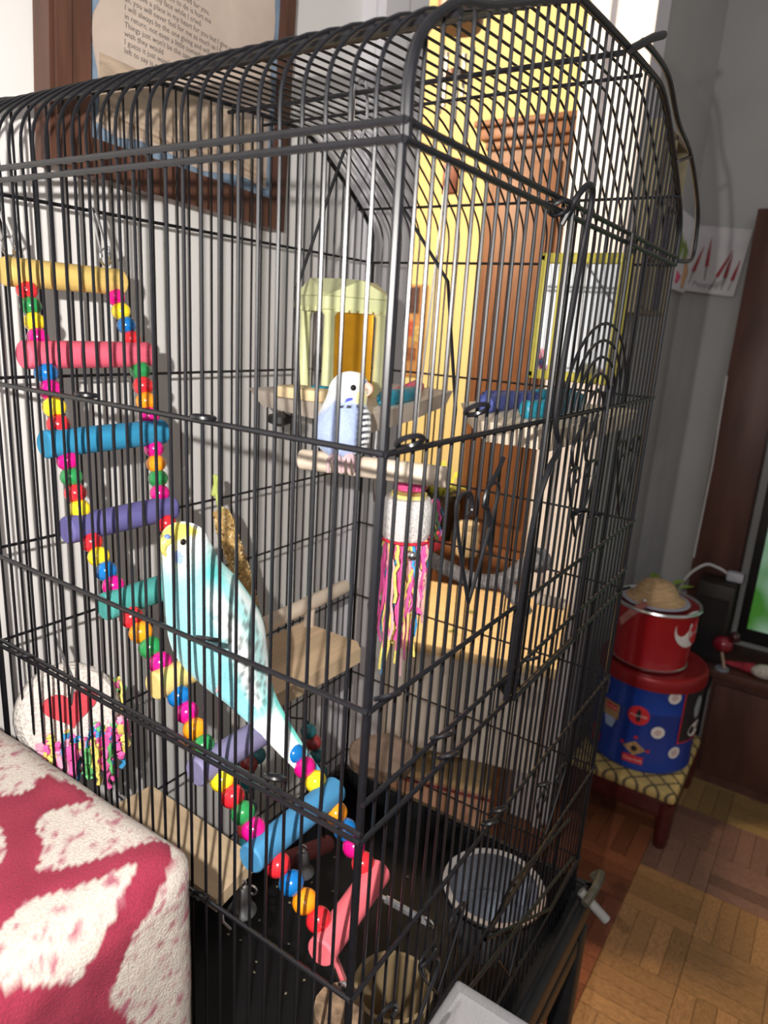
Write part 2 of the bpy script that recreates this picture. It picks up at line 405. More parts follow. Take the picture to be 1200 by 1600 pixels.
# stand
stand = thing('cage_stand', 'black metal stand with square legs carrying the bird cage', 'stand', (A_ / 2, B_ / 2, 0))
leg_me = None
for (x, y) in [(A_ + .008, -.008), (-.008, -.008), (A_ + .008, B_ + .008), (-.008, B_ + .008)]:
    h = ZO + ZB - .054
    if leg_me is None:
        lo = MB().rbox((x, y, h / 2 + .012), (.026, .026, h - .024), .003, 2).build('leg', black_metal, stand); leg_me = lo.data
    else: link('leg', leg_me, stand, (x, y, .024))
    MB().sphere((x, y, .0125), .0125, 12, 8).build('caster', black_plastic, stand)
h = ZO + ZB - .054
for y in (-.008, B_ + .008):
    MB().rbox((A_ / 2, y, h - .014), (A_ - .012, .022, .026), .003, 2).build('rail', black_metal, stand); MB().rbox((A_ / 2, y, .25), (A_ - .012, .018, .02), .003, 2).build('rail', black_metal, stand)
MB().box((A_ / 2, B_ / 2, .262), (A_ - .03, B_ - .02, .008)).build('shelf', black_metal, stand, smooth=False)
for z in (.44, .52): MB().lathe([(0, 0), (.004, 0), (.004, .003), (0, .0045)], 10, (A_ + .022, -.008, z), Matrix.Rotation(PI / 2, 3, 'Y')).build('bolt', steel, stand)

# ================================================================== BEAD LADDER
BC = dict(r=(.62, .02, .03), y=(.85, .62, .02), g=(.02, .22, .06), b=(.005, .14, .42), m=(.62, .005, .20), o=(.85, .28, .01))
bead_m = {k: mat('glossy_bead_' + k, c, 0.18, var=.05, scale=60, coat=.5) for k, c in BC.items()}
bead_me = {}
for k in BC:
    me = MB().sphere((0, 0, 0), (1, 1, .92), 14, 10).mesh('bead'); me.polygons.foreach_set('use_smooth', [True] * len(me.polygons)); me.materials.append(bead_m[k]); bead_me[k] = me
def bead(k, p, r, par, d=None):
    o = link('bead', bead_me[k], par, p); o.scale = (r, r, r)
    if d is not None: o.rotation_euler = Vector(d).to_track_quat('Z', 'Y').to_euler()
    return o
RUNG = [((5, 425), (190, 440), .305, 'yellow', (.62, .43, .13)), ((35, 553), (232, 555), .285, 'pink', (.66, .10, .16)), ((68, 688), (255, 680), .262, 'blue', (.02, .20, .36)),
        ((102, 820), (270, 800), .245, 'violet', (.095, .085, .24)), ((162, 945), (305, 905), .208, 'teal', (.05, .26, .24)), ((240, 1065), (385, 1012), .165, 'straw', (.60, .45, .16)),
        ((305, 1195), (440, 1135), .125, 'lilac', (.17, .155, .27)), ((390, 1340), (525, 1235), .080, 'sky', (.045, .20, .38)), ((500, 1490), (592, 1360), .040, 'coral', (.70, .13, .16))]
lad = thing('bead_ladder', 'hanging ladder of coloured wooden rungs and glossy beads inside cage', 'bird ladder', ony(545, 1430, .04) - Vector((0, 0, .01)))
ends = []
RR = .0092
for (ua, ub, c, nm, col) in RUNG:
    p, q = ony(*ua, c), ony(*ub, c)
    z = (p.z + q.z) / 2
    if nm == 'coral': p, q = onz(*ua, -.374), onz(*ub, -.374); z = p.z
    p.z = q.z = z
    dv = (q - p).normalized(); e = dv * .0015
    mt = mat('dyed_wood_' + nm, col, .75, var=.12, scale=160, stretch=(.2, 1, 1), bump=.12)
    ro = MB().tube([p, p + e * .5, p + e, q - e, q - e * .5, q], [RR * .88, RR * .96, RR, RR, RR * .96, RR * .88], 18).build('rung', mt, lad, angle=25)
    ro['label'] = nm + ' dyed wooden rung'
    ends.append((p + dv * .013, q - dv * .010))
LSEQ = ['rgym', 'bmyr', 'mgry', 'rybm', 'rogm', 'bmog', 'yrgm', 'rbor']
RSEQ = ['mybr', 'grom', 'mogm', 'rbyr', 'gmyb', 'orgy', 'mbmy', 'obmr']
cord = mat('white_cord', (.7, .68, .62), .8, scale=200)
for i in range(8):
    for side, seq in ((0, LSEQ), (1, RSEQ)):
        a, b_ = ends[i][side], ends[i + 1][side]
        dv = (b_ - a); Ld = dv.length; u = dv / Ld
        s0, s1 = RR * .7, Ld - RR * .7
        st = (s1 - s0) / 4; r = min(max(st * .66, .0066), .0080)
        for k in range(4): bead(seq[i][k], a + u * (s0 + st * (k + .5)), r, lad, u)
        MB().tube([a, b_], .0009, 5).build('string', cord, lad)
# wire hooks top and clips bottom
for (u1, v1, u2, v2, u0, v0) in [(165, 402, 160, 392, 146, 326), (14, 385, 8, 370, -4, 330)]:
    a = ony(u1, v1, .305); t0 = ony(u0, v0, B_ - .001)
    ring(a, .0058, (.3, -1, 0), .0009, 'hook_ring', lad, steel); ring(a + Vector((.0035, .001, .0015)), .0058, (1, -.6, 0), .0009, 'hook_ring', lad, steel)
    off = Vector((.003, 0, 0))
    MB().tube([a - off, t0 - off * .5, t0 + Vector((0, .003, .001)), t0 + off * .5, a + off], .001, 6).build('hanging_hook', steel, lad)
e0, e1 = ends[8]
for (e, tgt) in ((e1, ony(668, 1442, .004)), (e0, ony(540, 1545, .006))):
    e = e - Vector((0, 0, RR))
    mid = e.lerp(tgt, .25)
    MB().tube([e, mid, tgt], [.0012, .002, .002], 6).tube([mid, tgt], .0028, 8).build('clip', steel, lad)
    ring(tgt, .004, (1, 0, 0.2), .0012, 'clip_ring', lad, steel)

# ================================================================== WOODEN PLATFORMS
def board(name, label, poly, z0, z1_, m_, inset=0.0, grp=None):
    o = thing(name, label, 'platform', V(sum(p[0] for p in poly) / len(poly), sum(p[1] for p in poly) / len(poly), z0), grp)
    bm = bmesh.new()
    MBo = MB().prism(poly, z0 + ZO, z1_ + ZO, inset)
    return o, MBo
o, mb = board('perch_platform', 'square pine perch platform low by red cushion in cage', [(.058, .165), (.108, .172), (.114, .312), (.062, .316)], -.458, -.446, pale_wood)
mb.build('board', mat('pale_pine_y', (.60, .45, .29), .65, var=.14, scale=90, stretch=(1, .1, 1), bump=.08), o, smooth=False)
MB().tube([V(.09, .312, -.452), V(.092, .333, -.452)], .002, 8).build('screw', steel, o)
MB().tube([V(.066, .168, -.462), V(.062, .162, -.468), V(.066, .158, -.476)], .0012, 6).build('eye_screw', steel, o)
ring(V(.098, .166, -.468), .004, (1, .3, 0), .001, 'eye_screw', o, steel)
o, mb = board('play_platform', 'pine play platform with raised dowel perch behind turquoise budgie', [(.172, .232), (.322, .226), (.334, .24), (.335, .318), (.18, .322)], -.372, -.356, pale_wood)
mb.build('board', pale_wood, o, smooth=False)
MB().tube([V(.245, .300, -.326), V(.25, .300, -.326), V(.405, .312, -.331)], .0085, 14).build('dowel', dowel_wood, o)
MB().tube([V(.33, .306, -.357), V(.332, .306, -.332)], .006, 10).build('post', dowel_wood, o)
MB().tube([V(.20, .30, -.357), V(.255, .300, -.330)], .005, 8).build('post', dowel_wood, o)
MB().lathe([(0, 0), (.013, 0), (.014, .001), (.014, .003), (.006, .004), (.006, .009), (0, .010)], 18, V(.46, .298, -.372), Matrix.Rotation(-PI / 2, 3, 'Y')).build('washer', dull_steel, o)
# wood slice
bark = mat('slice_bark', (.16, .10, .065), .9, var=.4, scale=120, bump=.3); slice_top = mat('slice_face', (.30, .21, .16), .85, var=.25, scale=50, bump=.15)
o = thing('wood_slice_perch', 'round tree slice perch with bark edge at cage back', 'perch', V(.413, .245, -.553))
pr_ = [(.043 * (1 + .06 * math.sin(3 * a + 1) + .05 * math.sin(5 * a) - (.10 if abs(a - .2) < .35 else 0)) * math.cos(a), .043 * (1 + .06 * math.sin(3 * a + 1) + .05 * math.sin(5 * a)) * math.sin(a)) for a in [2 * PI * i / 36 for i in range(36)]]
MB().prism([(x + .413, y + .245) for x, y in pr_], -.553 + ZO, -.540 + ZO, .04).build('bark_edge', bark, o, angle=50)
MB().prism([(x * .95 + .413, y * .95 + .245) for x, y in pr_], -.5400 + ZO, -.5392 + ZO).build('cut_face', slice_top, o, smooth=False)
MB().tube([V(.45, .25, -.546), V(.468, .25, -.546)], .003, 8).build('bolt', steel, o)

# corner trays with chew blocks
chew = {'pink': mat('pink_chew', (.75, .09, .20), .45, var=.2, scale=200, bump=.3), 'teal': mat('teal_chew', (.02, .25, .36), .45, var=.2, scale=200, bump=.3),
        'navy': mat('navy_chew', (.06, .08, .28), .6, var=.25, scale=200, bump=.3), 'cream': mat('cream_chew', (.8, .62, .36), .6, var=.1, scale=200)}
tray_wood = mat('grey_beige_board', (.72, .63, .54), .6, var=.1, scale=60, stretch=(.2, 1, 1)); tray_wood2 = mat('cream_board', (.82, .70, .55), .6, var=.1, scale=60, stretch=(.2, 1, 1))
o, mb = board('corner_shelf', 'beige corner shelf under the pale green mirror house', [(.25, .326), (.198, .145), (.30, .166), (.41, .2), (.455, .212), (.455, .328)], -.101, -.084, tray_wood, .10)
mb.build('shelf_board', tray_wood, o, smooth=False)
for (k, p, q, r) in [('pink', (.33, .195), (.40, .225), .0075), ('pink', (.29, .18), (.33, .198), .007), ('teal', (.25, .17), (.33, .185), .0072), ('teal', (.24, .24), (.25, .19), .006)]:
    a, b_ = V(p[0], p[1], -.078), V(q[0], q[1], -.078); MB().tube([a, a.lerp(b_, .06), a.lerp(b_, .94), b_], [r * .6, r, r, r * .6], 10).build('chew_block', chew[k], o)
MB().rbox(V(.232, .238, -.079), (.03, .05, .01), .002, 2).build('chew_block', chew['cream'], o)
MB().tube([V(.27, .185, -.101), V(.272, .187, -.125), V(.268, .185, -.15), V(.275, .187, -.175)], .0022, 7).build('hanging_link', steel, o)
MB().lathe([(.003, 0), (.012, .004), (.012, .010), (0, .014)], 14, V(.245, .28, -.115)).build('wing_nut', black_plastic, o)
o, mb = board('corner_shelf', 'cream corner shelf with navy and teal blocks below yellow mirror', [(.322, .132), (.226, .066), (.226, .008), (.444, .006), (.455, .02), (.455, .134)], -.098, -.081, tray_wood2, .10)
mb.build('shelf_board', tray_wood2, o, smooth=False)
for (k, p, q, r) in [('navy', (.30, .10), (.36, .075), .0085), ('navy', (.27, .085), (.32, .085), .008), ('teal', (.27, .05), (.31, .035), .0075), ('teal', (.34, .05), (.40, .05), .0085), ('teal', (.38, .09), (.42, .06), .008)]:
    a, b_ = V(p[0], p[1], -.074), V(q[0], q[1], -.074); MB().tube([a, a.lerp(b_, .06), a.lerp(b_, .94), b_], [r * .6, r, r, r * .6], 10).build('chew_block', chew[k], o)

# ================================================================== MIRROR TOYS
pale_green = mat('pale_green_plastic', (.70, .72, .40), .4, var=.04, scale=40)
mirror_dark = mat('toy_mirror', (.50, .48, .45), .06, 1.0, var=.03, scale=10); mirror_amber = mat('amber_mirror_film', (.70, .34, .02), .12, .55, var=.15, scale=40)
mh = thing('mirror_house', 'pale green temple shaped toy house with mirror panels', 'bird toy', at(530, 630, .675))
mc = at(530, 632, .675); rz = math.radians(-26); Rz = Matrix.Rotation(rz, 3, 'Z')
hw = .0265; ht = .088
def ml(x, y, z): return mc + Rz @ Vector((x, y, z))
MB().rbox(ml(0, 0, .005), (hw * 2 + .010, hw * 2 + .010, .010), .002, 2, rz).build('base', pale_green, mh)
for sx in (-1, 1):
    for sy in (-1, 1):
        c = ml(sx * hw, sy * hw, 0)
        MB().lathe([(.0075, .008), (.0075, .012), (.0058, .015), (.0052, .05), (.0050, .082), (.0072, .085), (.0072, ht)], 14, c).build('column', pale_green, mh)
MB().rbox(ml(0, 0, ht + .005), (hw * 2 + .018, hw * 2 + .018, .012), .002, 2, rz).build('cornice', pale_green, mh)
ga = hw + .008
rf = MB().add([ml(-ga, -ga, ht + .011), ml(ga, -ga, ht + .011), ml(ga, ga, ht + .011), ml(-ga, ga, ht + .011), ml(-ga, 0, ht + .026), ml(ga, 0, ht + .026), ml(0, -ga, ht + .026), ml(0, ga, ht + .026), ml(0, 0, ht + .028)],
              [(0, 1, 6), (1, 2, 5), (2, 3, 7), (3, 0, 4), (0, 6, 8, 4), (6, 1, 5, 8), (5, 2, 7, 8), (7, 3, 4, 8), (3, 2, 1, 0)])
rf.build('pediment', pale_green, mh, smooth=False)
for i in range(7):
    for (dx, dy) in ((1, 0), (0, 1)):
        t = -.024 + i * .008
        MB().box(ml(t * dx - (1 - dx) * (hw + .0095), t * dy - (1 - dy) * (hw + .0095), ht - .0005), (.005, .003, .004) if dx else (.003, .005, .004), rz).build('dentil', pale_green, mh, smooth=False)
for k, (m_, dx, dy) in enumerate([(mirror_dark, -1, 0), (mirror_amber, 0, -1), (mirror_dark, 1, 0), (mirror_dark, 0, 1)]):
    # concave panel
    P = MB(); n = 10; vs = []; fs = []
    for i in range(n + 1):
        s = -1 + 2 * i / n
        for z in (.012, ht - .001):
            w = .0205
            a = s * w; dep = hw - .004 - .006 * (1 - s * s)
            vs.append(ml(dx * dep + dy * a, dy * dep + dx * a, z))
    fs = [(2 * i, 2 * i + 1, 2 * i + 3, 2 * i + 2) for i in range(n)]
    P.add(vs, fs); P.build('mirror_panel', m_, mh)
ylw = mat('yellow_mirror_frame', (.78, .68, .12), .4, var=.05, scale=40)
ym = thing('hanging_mirror', 'yellow framed rectangular bird mirror on the cage side', 'mirror', V(.447, .078, -.062))
fr = MB()
for s in (-1, 1):
    fr.rbox(V(.447, .078 + s * .0405, 0), (.008, .010, .122), .003, 2); fr.rbox(V(.447, .078, s * .056), (.008, .090, .010), .003, 2)
fr.build('frame', ylw, ym)
MB().box(V(.449, .078, 0), (.002, .074, .106)).build('mirror_glass', mat('silver_mirror', (.82, .86, .90), .04, 1.0, var=.02, scale=10), ym, smooth=False)
MB().rbox(V(.4455, .098, 0), (.004, .006, .104), .0015, 2).build('slider_bar', ylw, ym)

# ================================================================== SWING
sw = thing('bird_swing', 'wire swing with pale dowel perch holding blue budgie', 'bird swing', at(582, 735, .53) - Vector((0, 0, .01)))
p0, p1 = at(470, 722, .55), at(700, 741, .515); zc = (p0.z + p1.z) / 2; p0.z = p1.z = zc
MB().tube([p0, p0.lerp(p1, .01), p0.lerp(p1, .99), p1], [.0075, .0082, .0082, .0075], 14).build('perch', dowel_wood, sw)
apex = V(.236, .197, .118)
wp = [p0 + Vector((.001, .001, -.004)), p0 + Vector((0, 0, .0)), at(462, 455, .56), at(545, 215, .548), apex, at(578, 240, .535), at(700, 440, .515), at(712, 640, .513), p1 + Vector((0, 0, 0)), p1 + Vector((-.001, 0, -.004))]
MB().tube(wp, .0013, 7).build('swing_wire', wire, sw)
MB().tube(catmull([apex + Vector((-.004, .002, 0)), apex + Vector((-.006, .003, .02)), apex + Vector((-.003, .002, .042)), apex + Vector((.003, -.002, .044)), apex + Vector((.006, -.003, .02)), apex + Vector((.001, 0, -.002))], 5), .0013, 7).build('carabiner', steel, sw)
MB().tube([apex + Vector((-.006, .003, .014)), apex + Vector((-.005, .003, .030))], .0022, 8).build('carabiner_sleeve', steel, sw)

# ================================================================== BUDGIES
plum = vmat('budgie_plumage', .75, 420, .10, .25, .3)
def loft(rings, cb, n=28, k=5):
    """rings: (centre, u, v, ru, rv); Catmull-Rom along the spine"""
    C_ = catmull([r[0] for r in rings], k); U_ = catmull([r[1] for r in rings], k); V_ = catmull([r[2] for r in rings], k)
    RU = catmull([(r[3], r[4], 0) for r in rings], k); mb = MB(); vs = []; cs = []
    K = len(C_)
    for i in range(K):
        for j in range(n):
            a = 2 * PI * j / n; u = math.cos(a); v = math.sin(a)
            p = C_[i] + U_[i].normalized() * (max(RU[i].x, 2e-4) * u) + V_[i].normalized() * (max(RU[i].y, 2e-4) * v)
            c, d_ = cb(i / (K - 1), u, v, p)
            p += (U_[i].normalized() * u + V_[i].normalized() * v) * d_
            vs.append(p); cs.append(c)
    fs = [(i * n + j, i * n + (j + 1) % n, (i + 1) * n + (j + 1) % n, (i + 1) * n + j) for i in range(K - 1) for j in range(n)]
    fs += [tuple(range(n - 1, -1, -1)), tuple((K - 1) * n + j for j in range(n))]
    mb.v = vs; mb.f = fs; mb.c = cs
    return mb
def mixc(a, b, t): t = max(0, min(1, t)); return tuple(x + (y - x) * t for x, y in zip(a, b))
def sstep(a, b, x): t = max(0, min(1, (x - a) / (b - a))); return t * t * (3 - 2 * t)
eye_m = mat('bird_eye', (.006, .005, .005), .08, coat=1.0); horn = mat('budgie_beak', (.50, .46, .12), .4, var=.1, scale=200); cere = mat('budgie_cere', (.10, .16, .42), .5); foot_m = mat('budgie_foot', (.55, .38, .40), .6, var=.15, scale=400)
# --- turquoise bird in profile on the straw rung
YB = .152
def pb(u, v): return ony(u, v, YB)
spine = [(284, 817, 8), (284, 824, 22), (285, 838, 32), (290, 862, 37), (302, 900, 43), (320, 945, 54), (340, 990, 58), (362, 1035, 47), (388, 1078, 31), (420, 1122, 20), (458, 1172, 13), (494, 1214, 8), (518, 1238, 4)]
rings = []
for i, (u, v, r) in enumerate(spine):
    ysp = lambda q: YB - (0, 0, 0, 0, 0, 0, 0, .006, .018, .032, .046, .058, .064)[q]
    ia, ib = max(0, i - 1), min(len(spine) - 1, i + 1)
    c = ony(u, v, ysp(i)); a = spine[ia]; b_ = spine[ib]
    ax = (ony(b_[0], b_[1], ysp(ib)) - ony(a[0], a[1], ysp(ia))).normalized()
    vv = Vector((0.0, -1, 0)); uu = ax.cross(vv).normalized()
    if uu.x < 0: uu = -uu
    sc = (ony(u + 10, v, ysp(i)) - c).length / 10
    fl_ = 0.95 if i < 7 else (.8, .55, .35, .25, .2, .2)[i - 7]
    rings.append((c, uu, vv, r * sc * .86, r * sc * fl_ * .86))
WHT = (.76, .80, .80); YEL = (.80, .66, .08); TUR = (.05, .46, .45); PAL = (.22, .58, .64); GRY = (.10, .12, .12); BLU = (.10, .34, .58)
def c1(t, u, v, p):
    d_ = 0.0
    body = mixc(TUR, PAL, sstep(.2, -.6, u))
    head = mixc(WHT, YEL, sstep(.16, .10, t) * sstep(.75, .1, u) + sstep(.2, .8, -u) * .5)
    c = mixc(head, body, sstep(.16, .32, t))
    wing = sstep(-.55, -.35, u) * sstep(.30, .40, t) * sstep(.74, .66, t)
    if wing > 0:
        f = math.sin(t * 105 + 2.6 * math.sin(u * 11 + t * 6))
        wc = mixc(WHT, (.30, .62, .62), .5 + .5 * math.sin(u * 7))
        wc = mixc(wc, GRY, .8 * sstep(.30, .75, f) * sstep(.32, .42, t) * sstep(.55, .35, u))
        back = sstep(.55, .85, u); wc = mixc(wc, (.10, .62, .58), back)
        c = mixc(c, wc, wing); d_ = .0012 * wing
    if .12 < t < .34 and u > -.1:
        c = mixc(c, GRY, .22 * sstep(.3, .9, math.sin(t * 260)) * sstep(-.1, .4, u))
    if t > .70:
        tl = mixc(WHT, BLU, sstep(.80, .90, t) * sstep(-.7, -.1, u)); tl = mixc(tl, (.10, .60, .52), sstep(.45, .75, u) * sstep(.90, .8, t))
        c = mixc(c, tl, sstep(.70, .76, t))
    if ((t - .215) / .03) ** 2 + ((u + .78) / .16) ** 2 < 1 and v > 0: c = mixc(c, (.10, .18, .55), .8)
    return c, d_
bird = thing('budgie', 'turquoise and white budgie with yellow face clinging to ladder', 'bird', pb(340, 1050))
loft(rings, c1, 56, 12).build('body', plum, bird, colors=True)
def pbd(u, v, d_): q = pb(u, v); return q + Vector((0, -d_, 0))
MB().sphere(pbd(265, 840, .0118), (.0020, .0014, .0020), 12, 8).build('eye', eye_m, bird)
bk = [pbd(258, 842, .002), pbd(252, 848, .002), pbd(251, 858, .002), pbd(256, 868, .002)]
MB().tube(catmull(bk, 4), [.0034, .0034, .0033, .0032, .0030, .0028, .0025, .0022, .0019, .0015, .0011, .0008, .0005], 10).build('beak', horn, bird)
MB().sphere(pbd(256, 838, .003), .0020, 10, 7).build('cere', cere, bird)
for (u, v, d_) in [(330, 1040, .010), (352, 1036, .004)]:
    top = pbd(u + 6, v - 18, d_)
    for k in range(4):
        dx = (k - 1.5) * .004
        q = pbd(u - 4, v + 4, d_) + Vector((dx, 0, 0))
        MB().tube(catmull([top, q + Vector((0, -.003, .004)), q + Vector((0, -.0065, -.003)), q + Vector((0, -.004, -.009))], 3), [.0019] * 4 + [.0016] * 3 + [.0013] * 3, 7).build('toe', foot_m, bird)
# --- pale blue bird facing the camera on the swing
TB = .515
def pc(u, v, d_=0): return at(u, v, TB - d_)
PB2 = (.33, .41, .64)
spine2 = [(548, 581, 6), (548, 586, 20), (546, 600, 30), (543, 618, 32), (538, 636, 35), (535, 655, 41), (533, 675, 43), (534, 695, 38), (537, 711, 25), (540, 720, 9)]
rings2 = []
vv = (-FW).normalized(); uu = RT.normalized()
for (u, v, r) in spine2:
    sc = TB / FP; rings2.append((pc(u, v), uu, vv, r * sc, r * sc * .95))
def c2(t, u, v, p):
    head = mixc(WHT, (.82, .78, .52), sstep(.3, .9, u) * .8)
    c = mixc(head, PB2, sstep(.36, .46, t)); d_ = 0
    back = sstep(-.5, -.8, u) * sstep(.22, .3, t) * sstep(.55, .45, t)
    c = mixc(c, mixc(WHT, GRY, .5 * sstep(.0, .8, math.sin(t * 190 + u * 20))), back)
    wing = sstep(.58, .72, u) * sstep(.42, .5, t)
    if wing > 0:
        f = math.sin(t * 120 + 9 * u); c = mixc(c, mixc((.80, .82, .84), (.03, .03, .05), sstep(-.1, .35, f)), wing); d_ = .0018 * wing
    if v > 0:
        x, y = u, t
        if abs(x - .22) < .2 and abs(y - .405 - (x - .22) * -.06) < .018: c = (.05, .07, .42)
        for (sx, sy) in ((.28, .47), (.62, .465), (-.05, .475)):
            if ((x - sx) / .085) ** 2 + ((y - sy) / .016) ** 2 < 1: c = (.02, .02, .03)
        if .44 > t > .33 and u > .45: c = mixc(c, (.86, .82, .35), .8)
    c = mixc(c, (.70, .76, .88), sstep(.9, .97, t))
    return c, d_
bird2 = thing('budgie', 'pale blue and white budgie sitting on the swing perch', 'bird', pc(537, 712))
loft(rings2, c2, 56, 12).build('body', plum, bird2, colors=True)
MB().sphere(pc(552, 606, .0138), (.0023, .0023, .0023), 12, 8).build('eye', eye_m, bird2)
MB().tube(catmull([pc(572, 602, .010), pc(578, 606, .011), pc(578, 613, .011), pc(573, 619, .010)], 4), [.0030, .0030, .0029, .0028, .0026, .0024, .0022, .0019, .0016, .0013, .001, .0008, .0005], 10).build('beak', mat('pink_beak', (.75, .42, .34), .4), bird2)
MB().sphere(pc(571, 599, .0105), .0018, 10, 7).build('cere', cere, bird2)
for (u0) in (522, 545):
    for k in range(3):
        a = pc(u0 + 3, 708, .008); q = pc(u0 + (k - 1) * 8, 718, .013)
        MB().tube(catmull([a, q, pc(u0 + (k - 1) * 9, 729, .0118), pc(u0 + (k - 1) * 9, 738, .010)], 3), [.0016] * 6 + [.0012] * 4, 7).build('toe', foot_m, bird2)
tl = MB(); a, b_ = pc(535, 706, -.014), pc(533, 742, -.070)
tl.tube([a, a.lerp(b_, .5), b_], [.006, .0045, .0015], 8).build('tail', mat('tail_blue', (.25, .36, .62), .7), bird2)

# ================================================================== OTHER CAGE TOYS
# seed stick
seed = thing('seed_stick', 'golden seed stick treat hanging behind turquoise budgie', 'bird treat', ony(405, 978, .30))
a, b_ = ony(345, 800, .298), ony(404, 978, .300)
mbs = MB(); NS = 40
for i in range(NS + 1): pass
stick = MB().tube([a.lerp(b_, t / 20) for t in range(21)], [.0088 * (.75 + .25 * min(1, t / 2)) * (1 if t < 12 else 1 - (t - 12) * .075) for t in range(21)], 14)
stick.build('core', mat('honey_core', (.55, .36, .14), .6, var=.3, scale=300, bump=.5), seed)
grains = MB(); cs_ = [(.78, .56, .24), (.68, .44, .14), (.85, .70, .40), (.16, .09, .04), (.62, .38, .12)]
ax = (b_ - a).normalized(); e1_ = ax.orthogonal().normalized(); e2_ = ax.cross(e1_)
for i in range(620):
    t = random.random(); rr = .0088 * (.75 + .25 * min(1, t * 10)) * (1 if t < .6 else 1 - (t - .6) * 1.5); an = random.random() * 2 * PI
    d_ = e1_ * math.cos(an) + e2_ * math.sin(an)
    Mx = d_.to_track_quat('Z', 'Y').to_matrix() @ Matrix.Rotation(random.random() * 6, 3, 'Z')
    grains.sphere(a.lerp(b_, t) + d_ * rr, (.0011, .0016, .0009), 6, 4, Mx, random.choice(cs_))
g = grains.build('seeds', vmat('seed_grains', .55, 300, .15, .1), seed, colors=True); g['kind'] = 'stuff'
MB().tube([ony(336, 742, .315), ony(338, 770, .308), ony(345, 800, .298)], .002, 7).tube([ony(340, 745, .313), ony(332, 775, .31)], .0022, 7).build('clip', mat('lime_clip', (.50, .58, .15), .4), seed)
MB().tube([b_, ony(440, 1095, .285)], .0011, 6).build('stick_wire', steel, seed)

def shreds(name, top, n, rad, lmin, lmax, cols, par, flat=.0018, wob=.006):
    mb = MB()
    for i in range(n):
        an = random.random() * 2 * PI; r0 = rad * (.3 + .7 * random.random())
        p = Vector(top) + Vector((math.cos(an) * r0, math.sin(an) * r0, random.uniform(-.004, .004)))
        L_ = random.uniform(lmin, lmax) * (.55 + .45 * random.random()); col = random.choice(cols)
        pts = [p]
        k = 9
        dx, dy = random.uniform(-.4, .4) * .02, random.uniform(-.4, .4) * .02
        for j in range(1, k):
            pts.append(p + Vector((dx * j / k + random.uniform(-wob, wob) * .35, dy * j / k + random.uniform(-wob, wob) * .35, -L_ * j / (k - 1))))
        mb.tube(pts, flat * random.uniform(.4, .8), 4, col=col)
    o = mb.build(name, vmat('crinkle_paper', .7, 500, .12, .1), par, colors=True); o['kind'] = 'stuff'; return o
PINK, YLW, BLUP, GRNP = (.85, .12, .42), (.85, .72, .18), (.05, .35, .68), (.15, .55, .18)
sh = thing('shredder_toy', 'loofah cylinder toy trailing pink and yellow paper shreds', 'bird toy', at(640, 1035, .60))
c = at(636, 806, .60)
loofah = mat('white_loofah', (.74, .71, .70), .95, var=.25, scale=500, bump=.8)
MB().lathe([(.006, -.019), (.020, -.018), (.0225, -.010), (.022, 0), (.0225, .010), (.019, .017), (.006, .018)], 22, c).build('loofah', loofah, sh)
MB().lathe([(.005, 0), (.014, .002), (.015, .008), (.011, .015), (.004, .016)], 18, c + Vector((.002, 0, .022))).build('paper_rosette', mat('hot_pink_crinkle', (.78, .08, .25), .7, var=.3, scale=500, bump=1.0), sh)
MB().lathe([(.004, 0), (.0155, 0), (.0155, .003), (.004, .003)], 18, c + Vector((.001, 0, .0175))).build('spacer', mat('yellow_spacer', (.75, .66, .22), .6), sh)
MB().tube([c + Vector((.0235 * math.cos(a_ * PI / 8), .0235 * math.sin(a_ * PI / 8), -.0185)) for a_ in range(16)], .0012, 6, closed=True).build('red_cord', mat('red_cord', (.65, .02, .05), .7), sh)
MB().tube([c + Vector((0, 0, .03)), V(.278, c.y, .158)], .0009, 5).build('hanging_cord', cord, sh)
shreds('paper_shreds', c + Vector((0, 0, -.018)), 75, .020, .04, .135, [PINK, PINK, PINK, PINK, YLW, YLW, BLUP, (.8, .45, .5)], sh, .0024)
shreds('side_shreds', c + Vector((.018, -.012, .012)), 34, .010, .012, .045, [GRNP, YLW, BLUP, PINK], sh)
MB().sphere(c + Vector((-.010, -.014, -.030)), .0055, 12, 8).build('bell', steel, sh)
# cake shaped toy by the wall
ck = thing('cake_toy', 'cake shaped loofah toy with red heart and pink paper shreds', 'bird toy', ony(105, 1245, .300))
cc = ony(106, 1112, .300)
Mx = Matrix.Rotation(math.radians(72), 3, 'X') @ Matrix.Identity(3)
Mx = Matrix.Rotation(math.radians(-20), 3, 'Z') @ Mx
MB().lathe([(.004, -.011), (.034, -.011), (.038, -.006), (.038, .006), (.034, .011), (.004, .012)], 28, cc, Mx).build('loofah', mat('cream_loofah', (.70, .65, .60), .95, var=.22, scale=420, bump=.8), ck)
hp = [(.016 * math.sin(t) ** 3 * 1.25, .0125 * (13 * math.cos(t) - 5 * math.cos(2 * t) - 2 * math.cos(3 * t) - math.cos(4 * t)) / 16 * 1.25) for t in [2 * PI * i / 30 for i in range(30)]]
MB().prism([(x, y + .006) for x, y in hp], .012, .016, c=cc, M=Mx).build('heart', mat('red_wood_heart', (.60, .05, .07), .6, var=.08, scale=100), ck, smooth=False)
MB().tube([cc + Mx @ Vector((0, .008, .016)), cc + Vector((0, -.01, .03)), cc + Vector((0, .01, .06))], .0012, 6).build('hanging_wire', steel, ck)
shreds('paper_shreds', cc + Vector((.002, -.012, -.010)), 190, .034, .018, .052, [PINK, PINK, PINK, (.8, .4, .55), BLUP, YLW, GRNP], ck, .0040)
shreds('side_shreds', cc + Vector((.034, -.004, .012)), 30, .010, .012, .05, [PINK, YLW, GRNP], ck, .0022)
